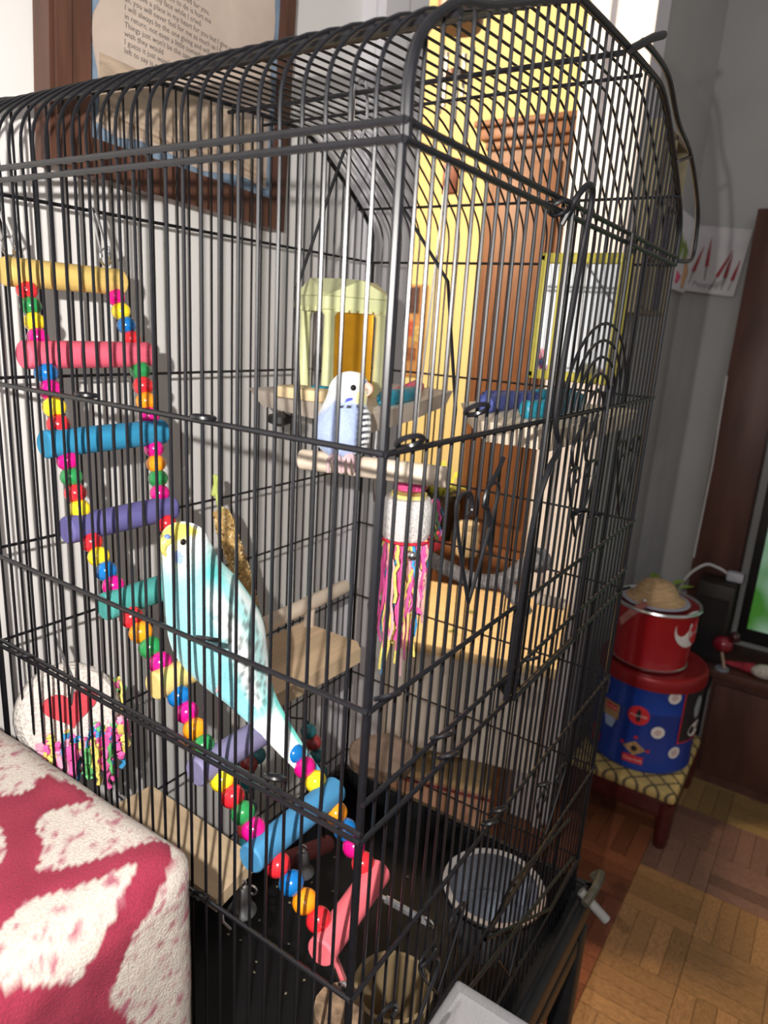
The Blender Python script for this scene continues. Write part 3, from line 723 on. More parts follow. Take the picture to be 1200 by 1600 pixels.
# hanging bead swing low in the cage
sw2 = thing('bead_swing', 'small swing with dull beads and maroon perch behind ladder', 'bird swing', ony(455, 1345, .215))
Yq = .205
dull = {'t': mat('dull_teal_bead', (.02, .13, .15), .3, coat=.3), 'm': mat('dull_maroon_bead', (.25, .03, .03), .3, coat=.3)}
def bead2(k, u, v, r=.0078): MB().sphere(ony(u, v, Yq), r, 14, 9).build('bead', dull[k], sw2)
for k, u, v in [('t', 482, 1142), ('m', 490, 1160), ('t', 496, 1180), ('t', 500, 1205), ('t', 402, 1180), ('m', 389, 1194), ('t', 388, 1225), ('t', 388, 1262), ('m', 384, 1296), ('t', 388, 1316), ('m', 504, 1236)]: bead2(k, u, v)
MB().tube(catmull([ony(388, 1330, Yq), ony(388, 1200, Yq), ony(420, 1135, Yq), ony(462, 1122, Yq), ony(488, 1150, Yq), ony(508, 1320, Yq)], 6), .001, 6).build('swing_wire', wire, sw2)
MB().tube([ony(430, 1352, Yq), ony(512, 1318, Yq)], .0085, 12).build('perch', mat('maroon_perch', (.22, .05, .05), .7, var=.15, scale=100), sw2)
bell_prof = [(.0015, .024), (.004, .0235), (.006, .020), (.007, .012), (.0085, .005), (.0115, .001), (.012, 0), (.010, .0005), (.007, .006), (.0, .018)]
def bell(p, nm, lab, grp):
    o = thing(nm, lab, 'bell', p, grp)
    MB().lathe(bell_prof, 20, p).build('bell_body', dull_steel, o); ring(Vector(p) + Vector((0, 0, .027)), .0035, (1, .4, 0), .0009, 'loop', o, steel)
    MB().sphere(Vector(p) + Vector((0, 0, .002)), .0028, 10, 6).build('clapper', steel, o)
bell(ony(472, 1362, .19), 'toy_bell', 'small steel bell under the maroon swing perch', 'toy bells')
bell(ony(378, 1422, .17), 'toy_bell', 'small steel bell under the square pine platform', 'toy bells')
# grey branch perch
br = thing('branch_perch', 'curved grey pumice branch perch bolted to far cage side', 'perch', V(.43, .15, -.297))
stone = mat('grey_pumice', (.36, .33, .32), .95, var=.35, scale=260, bump=.8)
MB().tube(catmull([V(.415, .228, -.262), V(.425, .19, -.279), V(.43, .152, -.287), V(.432, .12, -.280), V(.44, .10, -.262), V(.452, .088, -.252)], 5), [.0085] * 20 + [.0095] * 6, 12).build('branch', stone, br)
MB().tube(catmull([V(.432, .118, -.281), V(.42, .095, -.290), V(.41, .08, -.300)], 4), .0085, 10).build('fork', stone, br)
MB().lathe([(0, 0), (.014, 0), (.0145, .0015), (.0145, .004), (.006, .005), (0, .006)], 20, V(.458, .089, -.255), Matrix.Rotation(-PI / 2, 3, 'Y')).build('washer', dull_steel, br)
dp = thing('dowel_perch', 'short bare dowel perch sticking out of far cage corner', 'perch', V(.44, .05, -.31))
MB().tube([onx(838, 935, .44), onx(882, 945, .452)], .0062, 12).build('dowel', dowel_wood, dp)
MB().lathe([(0, 0), (.014, 0), (.0145, .0015), (.0145, .004), (.006, .005), (0, .006)], 20, onx(800, 1072, .462), Matrix.Rotation(-PI / 2, 3, 'Y')).build('washer', steel, dp)
# bowl
bw = thing('feeding_bowl', 'grey steel feeding bowl inside cage near the tray', 'bowl', V(.335, .062, -.640))
bowl_m = mat('brushed_bowl', (.55, .57, .62), .28, .85, var=.1, scale=80)
bc_ = V(.352, .056, -.655)
MB().lathe([(0, 0), (.040, 0), (.044, .004), (.050, .060), (.055, .062), (.055, .065), (.048, .064), (.042, .008), (0, .006)], 40, bc_).build('bowl', bowl_m, bw)
MB().tube([bc_ + Vector((.053 * math.cos(t * PI / 14), .053 * math.sin(t * PI / 14), .058)) for t in range(28)], .002, 7, closed=True).build('bowl_ring', wire, bw)
MB().lathe([(0, 0), (.0415, 0), (.0415, .001), (0, .001)], 30, bc_ + Vector((0, 0, .018))).build('water', mat('water', (.75, .8, .85), .03, trans=.9, var=.02, ior=1.33), bw)
MB().tube([V(.45, -.012, -.632), V(.452, -.045, -.655)], .0055, 10).build('outlet', mat('cloudy_plastic', (.22, .21, .20), .3, var=.1, scale=60), bw)
# cork log near corner
lg = MB().tube([V(.05, .05, -.56), V(.055, .045, -.50), V(.052, .042, -.455)], [.022, .020, .017], 14)
tag(lg.build('log_perch', mat('rough_bark', (.20, .13, .08), .95, var=.5, scale=150, bump=1.0, stretch=(1, 1, .3)), None), 'rough bark log standing low in the near cage corner', 'log')
hp_ = thing('seed_cup', 'ridged beige seed cup low inside the cage', 'seed cup', V(.21, .09, -.69))
MB().lathe([(0, 0), (.030, 0), (.036, .07), (.038, .072), (.034, .072), (.028, .004), (0, .004)], 24, V(.21, .09, -.69)).build('cup', mat('beige_cup', (.42, .31, .17), .5, var=.15, scale=40, trans=.2), hp_)
for i in range(12):
    a_ = 2 * PI * i / 12; MB().tube([V(.21 + .0315 * math.cos(a_), .09 + .0315 * math.sin(a_), -.685), V(.21 + .036 * math.cos(a_), .09 + .036 * math.sin(a_), -.622)], .002, 6).build('rib', MATS['beige_cup'], hp_)
# clear feeder outside the cage
clear = mat('clear_plastic', (.80, .79, .82), .15, var=.03, scale=30, alpha=.16)
cf = thing('clear_feeder', 'clear plastic feeder box hung outside near cage corner', 'feeder', V(.075, -.045, -.50))
q = MB(); cq = V(.078, -.055, -.496); rq = math.radians(0)
for s in (-1, 1):
    q.box(cq + Vector((s * .030, 0, 0)), (.002, .074, .085)); q.box(cq + Vector((0, s * .036, 0)), (.058, .002, .085))
q.box(cq + Vector((0, 0, -.042)), (.06, .072, .002)); q.build('box', clear, cf, smooth=False)
q = MB().rbox(cq + Vector((0, 0, .046)), (.068, .082, .008), .003, 3); q.rbox(cq + Vector((.034, -.028, .046)), (.012, .022, .005), .002, 2); q.build('lid', clear, cf)
# scattered seed hulls on the tray
hull = mat('seed_hull', (.62, .52, .34), .7, var=.3, scale=300)
hm = MB().sphere((0, 0, 0), (.0016, .0011, .0006), 6, 4)
hb = MB()
for i in range(70):
    hb.sphere(V(random.uniform(.03, .43), random.uniform(.03, .31), zt0 + .0035), (.0016, .0011, .0008), 6, 4, Matrix.Rotation(random.random() * 6, 3, 'Z'))
ho = tag(hb.build('seed_hulls', hull), 'loose seed hulls scattered over the black cage tray', 'seeds'); ho['kind'] = 'stuff'

# ================================================================== RED PATTERNED CUSHION (chair arm)
cl_m = vmat('printed_plush', .95, 900, .16, .5, .0)
POLY = [(-0.0831, 0.112), (-0.0722, 0.1026), (-0.0566, 0.11), (-0.0535, 0.1022), (-0.0500, 0.085), (-0.0520, 0.0707), (-0.0734, 0.0791), (-0.0792, 0.0784), (-0.0871, 0.0622), (-0.1005, 0.0452), (-0.0873, 0.0347), (-0.0692, 0.025), (-0.0500, 0.0186), (-0.0470, 0.0103), (-0.0560, -0.0001), (-0.0661, -0.0052), (-0.0755, -0.011), (-0.0847, -0.0167), (-0.0904, -0.0286), (-0.0976, -0.0388), (-0.0834, -0.0743), (-0.12, -0.10), (-.22, -.10), (-0.20, -0.0131), (-0.1405, 0.0044), (-0.1275, -0.0057), (-0.1109, -0.0175), (-0.1044, -0.0126), (-0.096, -0.0055), (-0.0821, 0.0025), (-0.0666, 0.0135), (-0.0876, 0.0189), (-0.0998, 0.0254), (-0.1142, 0.0321), (-0.1297, 0.0247), (-.16, .04), (-.15, .075), (-0.1097, 0.0622), (-0.1039, 0.0661), (-0.0971, 0.0785), (-0.0946, 0.0903), (-.11, .12)]
POLY2 = [(x - .12, y + .17) for x, y in POLY]; POLY3 = [(x - .16, y - .15) for x, y in POLY]; POLY4 = [(x + .0, y - .24) for x, y in POLY]; POLY5 = [(-.13 - x, .35 - y) for x, y in POLY]
def printed(s, w):
    j = .0012 * math.sin(s * 900) * math.sin(w * 700 + 1)
    return any(inpoly(s + j, w - j, P) for P in (POLY, POLY2, POLY3, POLY4, POLY5))
from mathutils import noise as mn
RED = (.15, .005, .022); CRM = (.40, .35, .31); PNK = (.25, .07, .10)
XR, XL, YE, ZT, RC_ = -.039, -.36, .068, -.279, .022
cush = MB(); vs = []; cs = []
NS_ = 230; prof_w = []
# unrolled path w: top (w>0, along y) then round edge then down the end face (w<0)
ws = [.30 - i * .0022 for i in range(int(.30 / .0022))] + [0 - i * .0022 for i in range(1, 120)]
def wpos(w):
    r = RC_; q = r * PI / 2; w0 = r * (1 - PI / 4) * 0
    if w > q / 2: return YE + r + (w - q / 2), ZT
    if w > -q / 2: a = (q / 2 - w) / r; return YE + r - r * math.sin(a), ZT - r + r * math.cos(a)
    return YE, ZT - r - (-q / 2 - w)
ss = []
x = XR
svals = [i * .0016 for i in range(24)] + [.0384 + i * .0022 for i in range(1, 130)]
def spos(s):
    # s from the right side up over the rounded edge, then along -x; returns x, drop
    r = .020; q = r * PI / 2; side = .012
    if s < side: return XR, r + (side - s)
    s2 = s - side
    if s2 < q: a = s2 / r; return XR - r + r * math.cos(a), r - r * math.sin(a)
    return XR - r - (s2 - q), 0.0
for w in ws:
    y, z = wpos(w)
    ny = 0.0 if w > .017 else (1.0 if w < -.017 else (.017 - w) / .034)
    for s in svals:
        xx, drop = spos(s)
        # the drop goes into the solid: along -z on top, along +y on the end face
        p = V(xx, y + drop * ny, z - drop * (1 - ny))
        wob = .0016 * mn.noise(Vector((xx * 22, w * 22, 0))) + .0004 * mn.noise(Vector((xx * 300, w * 300, 3)))
        p += Vector((0, -ny, 1 - ny)) * wob
        vs.append(p)
        sx = xx
        if printed(sx, w): c_ = mixc(RED, (.22, .014, .038), .5 + .9 * mn.noise(Vector((xx * 60, w * 60, 7))))
        else:
            n_ = mn.noise(Vector((xx * 130, w * 200, 1))) + .6 * mn.noise(Vector((xx * 420, w * 420, 2)))
            c_ = mixc(CRM, PNK, sstep(.1, .65, n_))
        cs.append(c_)
nc = len(svals)
cush.v = vs; cush.c = cs; cush.f = [(i * nc + j, (i + 1) * nc + j, (i + 1) * nc + j + 1, i * nc + j + 1) for i in range(len(ws) - 1) for j in range(nc - 1)]
arm = thing('padded_chair_arm', 'chair arm covered in cream plush with dark red scroll print', 'chair', (-.2, .25, 0))
cush.build('printed_cover', cl_m, arm, colors=True)
MB().rbox((-.215, .235, (ZO + ZT - .05) / 2 + .02), (.27, .28, ZO + ZT - .10), .01, 2).build('arm_core', mat('dark_red_upholstery', (.16, .02, .03), .9, var=.3, scale=200), arm)

# ================================================================== PICTURE ON THE WALL
pic = thing('framed_poem', 'walnut framed parchment poem hanging crooked on white wall', 'picture', (.245, WY - .012, ZO + .08))
RM = Matrix.Rotation(math.radians(3.0), 3, 'Y')
po = V(.1078, WY - .012, .091)
def pl_(x, z, d_=0): return po + RM @ Vector((x, -d_, z))
PW, PH = .277, .40
def pbox(x0, x1, z0, z1_, d0, d1): 
    return MB().box(pl_((x0 + x1) / 2, (z0 + z1_) / 2, (d0 + d1) / 2), (x1 - x0, d1 - d0, z1_ - z0), M=RM)
for (x0, x1, z0, z1_) in [(0, .036, 0, PH), (PW - .013, PW, 0, PH), (.036, PW - .013, 0, .030), (.036, PW - .013, PH - .03, PH)]:
    pbox(x0, x1, z0, z1_, -.010, .012).build('frame_rail', brown_frame, pic, smooth=False)
pbox(.003, .016, .002, PH, .012, .017).build('frame_bead', brown_frame, pic, smooth=False)
pbox(.036, PW - .013, .03, PH - .03, -.008, .001).build('mat_board', mat('blue_grey_mat', (.22, .30, .40), .8, var=.2, scale=60), pic, smooth=False)
# torn parchment
random.seed(3)
pp = []
for i in range(24): pp.append((.048 + random.uniform(-.002, .002) + .004 * math.sin(i), .046 + i * .0135))
for i in range(24): pp.append((PW - .022 + random.uniform(-.002, .002), .356 - i * .0137))
for i in range(10): pp.append((PW - .03 - i * .020, .040 + .004 * math.sin(i * 1.1) + random.uniform(-.001, .001)))
pm = Matrix(((1, 0, 0), (0, 0, -1), (0, 1, 0)))
pb_ = MB().prism(pp, .001, .0022, c=po, M=RM @ pm)
parch = pb_.build('parchment', mat('parchment', (.62, .50, .42), .8, var=.16, scale=14, detail=6), pic, smooth=False)
pbox(.05, PW - .03, .046, .10, .0022, .0026).build('scroll_edge', mat('parchment_curl', (.50, .38, .28), .8, var=.3, scale=30, stretch=(1, 1, 4)), pic, smooth=False)
tcurl = MB().tube([pl_(.05, .058, .004), pl_(.12, .052, .006), pl_(.20, .056, .005), pl_(.25, .052, .004)], .0035, 8); tcurl.build('rolled_edge', MATS['parchment_curl'], pic)
LINES = ['All I ever take away from you is', 'and through it all I still cared for you,', 'but still, all you seem to do is hurt me', 'and laugh in my face while I cried.', 'You have a place in my heart for you but I give you', 'all, you will never feel for me as much as I feel,', 'I will always be the one giving and will never get', 'in return, not even a little something to', 'Things just won\'t be the same because I', 'wish they would', 'I guess it just wasn\'t meant to be, all', 'left to say is goodbye']
ink = mat('grey_ink', (.10, .09, .09), .8, var=.1, scale=50)
zt_ = .2165
for i, ln in enumerate(LINES):
    vs_, fs_ = text_mesh(ln, .0066)
    k = 11 - i
    MB().add([pl_(.074 + v.x * .94, .108 + k * .0066 + v.y, .0026) for v in vs_], fs_).build('text_line', ink, pic, smooth=False)

# ================================================================== YELLOW ROOM
oak = mat('brown_oak', (.17, .066, .026), .5, var=.25, scale=30, stretch=(6, 6, .6))
hut = thing('tall_cabinet', 'tall brown wooden cabinet with crown moulding beyond the doorway', 'cabinet', (1.56, .58, 0))
y0, y1 = .490, .690; xf = 1.44; zc_ = ZO + .44
MB().box((xf + .13, (y0 + y1) / 2, (ZO - .58 + zc_) / 2), (.26, y1 - y0, zc_ - ZO + .58)).build('tower', oak, hut, smooth=False)
for (ex, za, zb) in [(.012, -.035, -.015), (.024, -.015, .012), (.036, .012, .026)]:
    MB().rbox((xf + .13, (y0 + y1) / 2, zc_ + (za + zb) / 2), (.26 + 2 * ex, y1 - y0 + 2 * ex, zb - za), .004, 2).build('crown_moulding', oak, hut)
MB().rbox((xf + .10, (y0 + y1) / 2 + .075, ZO - .60), (.36, y1 - y0 + .25, .03), .005, 2).build('base_top', oak, hut)
MB().box((xf + .10, (y0 + y1) / 2 + .075, (ZO - .615) / 2), (.33, y1 - y0 + .22, ZO - .615)).build('base_cabinet', oak, hut, smooth=False)
MB().rbox((xf - .003, (y0 + y1) / 2, (zc_ + ZO - .58) / 2), (.012, y1 - y0 - .03, zc_ - ZO + .45), .004, 2).build('door_panel', oak, hut)
# chest in the opening
honey = mat('honey_wood', (.76, .55, .29), .5, var=.12, scale=30, stretch=(4, .5, 4)); beige = mat('beige_drawer_front', (.62, .57, .51), .7, var=.06, scale=30); org = mat('orange_wood', (.74, .44, .19), .55, var=.2, scale=30, stretch=(4, .5, 4)); pinkw = mat('pinkish_wood', (.74, .44, .29), .6, var=.12, scale=30)
ch = thing('storage_chest', 'honey topped chest with beige drawer and open shelf in doorway', 'chest', (1.12, .46, 0))
cx0, cx1, cy0, cy1 = .955, 1.29, .215, .72
MB().rbox(((cx0 + cx1) / 2, (cy0 + cy1) / 2, ZO - .645), (cx1 - cx0 + .02, cy1 - cy0 + .02, .022), .003, 2).build('top', honey, ch)
MB().box((cx0 + .008, (cy0 + cy1) / 2 + .0, ZO - .768), (.016, cy1 - cy0 - .01, .222)).build('drawer', beige, ch, smooth=False)
MB().box(((cx0 + cx1) / 2 + .008, (cy0 + cy1) / 2, ZO - .768), (cx1 - cx0 - .016, cy1 - cy0 - .02, .22)).build('drawer_case', oak, ch, smooth=False)
ly0 = .285
for y in (ly0 + .01, cy1 - .01): MB().box(((cx0 + cx1) / 2 + .01, y, (ZO - .88) / 2), (cx1 - cx0 - .02, .02, ZO - .88)).build('side_panel', org if y > .5 else oak, ch, smooth=False)
MB().box((cx1 - .01, (ly0 + cy1) / 2, (ZO - .88) / 2), (.016, cy1 - ly0 - .04, ZO - .88)).build('back_panel', org, ch, smooth=False)
MB().box(((cx0 + cx1) / 2 + .01, (ly0 + cy1) / 2, ZO - .965), (cx1 - cx0 - .03, cy1 - ly0 - .04, .016)).build('shelf', honey, ch, smooth=False)
MB().box((cx0 + .03, (ly0 + cy1) / 2, (ZO - .975) / 2), (.014, cy1 - ly0 - .04, ZO - .975)).build('lower_front', pinkw, ch, smooth=False)
MB().box((cx0 + .022, (ly0 + cy1) / 2, ZO - .980), (.004, cy1 - ly0 - .04, .006)).build('red_edge', mat('dark_red_edge', (.30, .05, .06), .6), ch, smooth=False)
ch.location = ch.location + Vector((-.06, .04, 0)); ch.rotation_euler.z = math.radians(16)
bk_ = MB().rbox((1.04, .56, ZO - .9365), (.15, .12, .04), .004, 2, math.radians(16)); tag(bk_.build('book', mat('green_yellow_cover', (.42, .40, .12), .6, var=.4, scale=25)), 'green and yellow book lying on the open chest shelf', 'book')
for i, (u, v) in enumerate([(728, 956), (700, 986)]):
    p = onz(u, v, -.632); MB_ = MB().tube([p, p + Vector((.006, -.012, .003)), p + Vector((.002, -.022, .001))], [.0015, .003, .0005], 6)
    tag(MB_.build('leaf_scrap', mat('leaf_green', (.20, .30, .05), .6)), ['green leaf scrap lying toward the back of the honey chest top', 'green leaf scrap lying toward the front of the honey chest top'][i], 'leaf', 'leaf scraps on the chest top')
# pot with yellow green plant, jars, on the brown base cabinet
pt = thing('plant_pot', 'dark pot with yellow green leaves beside the tall cabinet', 'potted plant', (1.42, .735, ZO - .585))
pc_ = Vector((1.40, .735, ZO - .585))
MB().lathe([(0, 0), (.045, 0), (.06, .12), (.064, .12), (.064, .135), (.055, .135), (.05, .12), (0, .115)], 24, pc_).build('pot', mat('black_glaze', (.015, .013, .012), .25, var=.3, scale=40), pt)
for i in range(26):
    a_ = random.random() * 2 * PI; l_ = random.uniform(.05, .10); d_ = Vector((math.cos(a_), math.sin(a_), 0)); b0 = pc_ + d_ * .02 + Vector((0, 0, .125))
    t0 = b0 + d_ * l_ * .7 + Vector((0, 0, random.uniform(.02, .085))); sd = d_.cross(Vector((0, 0, 1))) * .012; md = b0.lerp(t0, .55) + Vector((0, 0, .02))
    MB().add([b0, md + sd, t0, md - sd, md + Vector((0, 0, .003))], [(0, 1, 4), (1, 2, 4), (2, 3, 4), (3, 0, 4)]).build('leaf', mat('yellow_green_leaf', (.55, .60, .08), .5, var=.2, scale=60), pt)
jr = thing('glass_jar', 'cream lidded jar in front of the dark plant pot', 'jar', (1.33, .60, ZO - .585))
MB().lathe([(0, 0), (.028, 0), (.030, .01), (.030, .06), (.024, .07), (0, .07)], 20, (1.33, .60, ZO - .585)).build('jar_body', mat('cream_jar', (.66, .55, .36), .3, var=.1), jr)
MB().lathe([(0, 0), (.026, 0), (.026, .014), (0, .016)], 20, (1.33, .60, ZO - .514)).build('jar_lid', mat('jar_lid', (.70, .60, .42), .35), jr)
pk = MB().rbox((1.30, .70, ZO - .56), (.05, .07, .045), .005, 2); tag(pk.build('gift_box', mat('pink_box', (.62, .06, .14), .5, var=.1)), 'small pink box beside the dark plant pot', 'box')
# wall plaque
pq = thing('wall_collage', 'tan board of small pictures on the yellow wall', 'wall board', (2.24, 1.42, ZO - .22))
MB().rbox((2.243, 1.42, ZO - .04), (.012, .20, .36), .003, 2).build('board', mat('tan_board', (.55, .30, .13), .7, var=.3, scale=20), pq)
cols = [(.35, .06, .04), (.10, .05, .06), (.55, .12, .08), (.12, .14, .07), (.6, .45, .2), (.25, .10, .06)]
for i, (y, z, w, h, k) in enumerate([(1.45, .09, .05, .06, 0), (1.38, .08, .06, .10, 1), (1.46, 0, .06, .05, 1), (1.39, -.03, .05, .06, 2), (1.35, -.05, .03, .06, 4), (1.46, -.14, .06, .08, 3), (1.38, -.13, .06, .05, 5), (1.44, -.06, .05, .04, 2)]):
    MB().box((2.235, y, ZO + z), (.004, w, h)).build('small_picture', mat('collage_%d' % k, cols[k], .6, var=.4, scale=60), pq, smooth=False)
# wind chime
wc_ = thing('wind_chime', 'brown wooden wind chime with steel tubes hanging in doorway', 'wind chime', (1.0, .553, ZO + .22))
wood_ch = mat('chime_wood', (.14, .05, .025), .45, var=.25, scale=60)
MB().lathe([(0, 0), (.038, .0), (.042, .008), (.042, .055), (.030, .07), (0, .072)], 26, (1.0, .553, ZO + .50)).build('top_disc', wood_ch, wc_)
for i in range(5):
    a_ = 2 * PI * i / 5; MB().tube([(1.0 + .028 * math.cos(a_), .553 + .028 * math.sin(a_), ZO + .47), (1.0 + .028 * math.cos(a_), .553 + .028 * math.sin(a_), ZO + .40 - .02 * i)], .0045, 8).build('chime_tube', steel, wc_)
MB().tube([(1.0, .553, ZO + .58), (1.0, .553, ZO + .9)], .001, 5).tube([(1.0, .553, ZO + .5), (1.0, .553, ZO + .285)], .001, 5).build('cord', cord, wc_)
MB().lathe([(0, 0), (.02, 0), (.02, .008), (0, .008)], 18, (1.0, .553, ZO + .425)).build('striker', wood_ch, wc_)
MB().rbox((1.0, .547, ZO + .257), (.008, .034, .062), .012 * .3, 3).build('sail', mat('sail_wood', (.20, .06, .03), .5, var=.2, scale=60), wc_)

# ================================================================== STOOL, TINS
seat_m = bpy.data.materials.new('lattice_fabric'); seat_m.use_nodes = True; N, L = nodes(seat_m)
tc = N.new('ShaderNodeTexCoord'); sp = N.new('ShaderNodeSeparateXYZ'); L.new(tc.outputs['Object'], sp.inputs[0])
def mth(op, a, b=None):
    n_ = N.new('ShaderNodeMath'); n_.operation = op
    for i, q in enumerate((a, b)):
        if q is None: continue
        if isinstance(q, (int, float)): n_.inputs[i].default_value = q
        else: L.new(q, n_.inputs[i])
    return n_.outputs[0]
dd = []
nzt = N.new('ShaderNodeTexNoise'); nzt.inputs['Scale'].default_value = 90
wobv = mth('MULTIPLY', mth('SUBTRACT', nzt.outputs['Fac'], .5), .35)
for s in (1, -1):
    q = mth('ADD', mth('ADD', mth('MULTIPLY', sp.outputs['X'], 19.0), mth('MULTIPLY', sp.outputs['Y'], 19.0 * s)), wobv)
    q = mth('ABSOLUTE', mth('SUBTRACT', mth('FRACT', q), .5)); dd.append(mth('LESS_THAN', q, .075))
mx = N.new('ShaderNodeMix'); mx.data_type = 'RGBA'; L.new(mth('MAXIMUM', dd[0], dd[1]), mx.inputs['Factor'])
mx.inputs['A'].default_value = (.50, .36, .13, 1); mx.inputs['B'].default_value = (.05, .04, .035, 1)
L.new(mx.outputs['Result'], bsdf(seat_m).inputs['Base Color']); bsdf(seat_m).inputs['Roughness'].default_value = .85
mahog = mat('mahogany', (.07, .012, .012), .3, var=.3, scale=40)
sx0, sx1, sy0, sy1 = 1.435, 1.785, .012, .285; ST = .165
fs = thing('foot_stool', 'low mahogany footstool with yellow lattice cushion under tins', 'stool', ((sx0 + sx1) / 2, (sy0 + sy1) / 2, 0))
MB().rbox(((sx0 + sx1) / 2, (sy0 + sy1) / 2, ST - .012), (sx1 - sx0, sy1 - sy0, .03), .012, 4).build('cushion', seat_m, fs)
for x in (sx0 + .02, sx1 - .02):
    for y in (sy0 + .02, sy1 - .02):
        MB().tube([(x, y, 0), (x, y, .02), (x, y, .06), (x, y, ST - .03)], [.014, .017, .020, .022], 10).build('leg', mahog, fs)
for (a, b_) in [((sx0 + .015, (sy0 + sy1) / 2), (.022, sy1 - sy0 - .03)), ((sx1 - .015, (sy0 + sy1) / 2), (.022, sy1 - sy0 - .03)), (((sx0 + sx1) / 2, sy0 + .015), (sx1 - sx0 - .03, .022)), (((sx0 + sx1) / 2, sy1 - .015), (sx1 - sx0 - .03, .022))]:
    MB().rbox((a[0], a[1], ST - .05), (b_[0], b_[1], .048), .004, 2).build('apron', mahog, fs)
bag = MB().rbox((1.66, .15, .045), (.20, .16, .085), .03, 4); tag(bag.build('dark_bag', mat('dark_green_cloth', (.015, .03, .03), .8, var=.4, scale=30)), 'dark green bundle tucked under the footstool', 'bag')
TC = Vector((1.612, .150, ST + .003)); TR = .134; THh = .25
blue_m = mat('blue_tin', (.012, .055, .36), .28, .25, var=.06, scale=10, coat=.4); red_t = mat('red_tin', (.42, .012, .018), .3, .2, var=.06, scale=10, coat=.4); dred = mat('dark_red_lid', (.26, .012, .015), .35, .2, var=.06, scale=10)
tin = thing('blue_tin', 'large blue tin with red lid printed with sports emblems', 'tin', TC)
MB().lathe([(0, 0), (TR - .004, 0), (TR, .004), (TR, .012), (TR - .002, .016), (TR - .002, THh * .66), (TR, THh * .68), (TR, THh * .70), (TR - .002, THh * .72), (TR - .002, THh)], 64, TC).build('tin_body', blue_m, tin)
MB().lathe([(TR + .001, -.012), (TR + .005, -.012), (TR + .006, .012), (TR + .002, .020), (TR - .006, .022), (TR - .012, .017), (0, .019)], 64, TC + Vector((0, 0, THh))).build('lid', dred, tin)
# printed emblems wrapped on the cylinder: angle measured around tin, towards the camera is CA
CA = math.atan2(CY - TC.y, CX - TC.x)
wh_ink = mat('white_print', (.75, .72, .70), .4, var=.05); rd_ink = mat('red_print', (.60, .03, .04), .4, var=.08); bk_ink = mat('black_print', (.02, .02, .025), .4, var=.1); tn_ink = mat('tan_print', (.42, .26, .12), .45, var=.25, scale=120); bl_ink = mat('pale_blue_print', (.40, .50, .72), .4); gy_ink = mat('grey_print', (.30, .34, .38), .45, var=.3, scale=60)
def wrap(center, R_, a0, z, pts, off=.0008, mirror=-1):
    return [center + Vector(((R_ + off) * math.cos(a0 + x / R_), (R_ + off) * math.sin(a0 + x / R_), z + y)) for x, y in pts]
def decal(name, m_, cen, R_, a0, z, poly, par, off=.0008):
    # fan polygon, subdivided on its rim; x to the right as seen from outside
    P = wrap(cen, R_, a0, z, [(x, y) for x, y in poly], off); c_ = wrap(cen, R_, a0, z, [(sum(p[0] for p in poly) / len(poly), sum(p[1] for p in poly) / len(poly))], off)
    MB().add(P + c_, [(i, (i + 1) % len(P), len(P)) for i in range(len(P))]).build(name, m_, par, smooth=False)
def grid_decal(name, m_, cen, R_, a0, z, w, h, par, off=.0008, n=8):
    pts = [(-w / 2 + w * i / n, s * h / 2) for i in range(n + 1) for s in (-1, 1)]
    P = wrap(cen, R_, a0, z, pts, off); MB().add(P, [(2 * i, 2 * i + 2, 2 * i + 3, 2 * i + 1) for i in range(n)]).build(name, m_, par, smooth=False)
def circ(r, n=24, sx=1, sy=1): return [(r * sx * math.cos(2 * PI * i / n), r * sy * math.sin(2 * PI * i / n)) for i in range(n)]
def txt_decal(name, m_, cen, R_, a0, z, s, size, par, off=.0018):
    vs_, fs_ = text_mesh(s, size); xm = max(v.x for v in vs_) / 2
    MB().add(wrap(cen, R_, a0, z, [(v.x - xm, v.y - size * .32) for v in vs_], off), fs_).build(name, m_, par, smooth=False)
def px_ang(u, v, cen, R_):
    """angle and height at which the sight line meets the cylinder"""
    r = ray(u, v); ox, oy = CX - cen.x, CY - cen.y
    A2 = r.x ** 2 + r.y ** 2; B2 = 2 * (ox * r.x + oy * r.y); C2 = ox * ox + oy * oy - R_ * R_; D = B2 * B2 - 4 * A2 * C2
    t = (-B2 - math.sqrt(max(D, 0))) / (2 * A2); p = CO + r * t
    return math.atan2(p.y - cen.y, p.x - cen.x), p.z
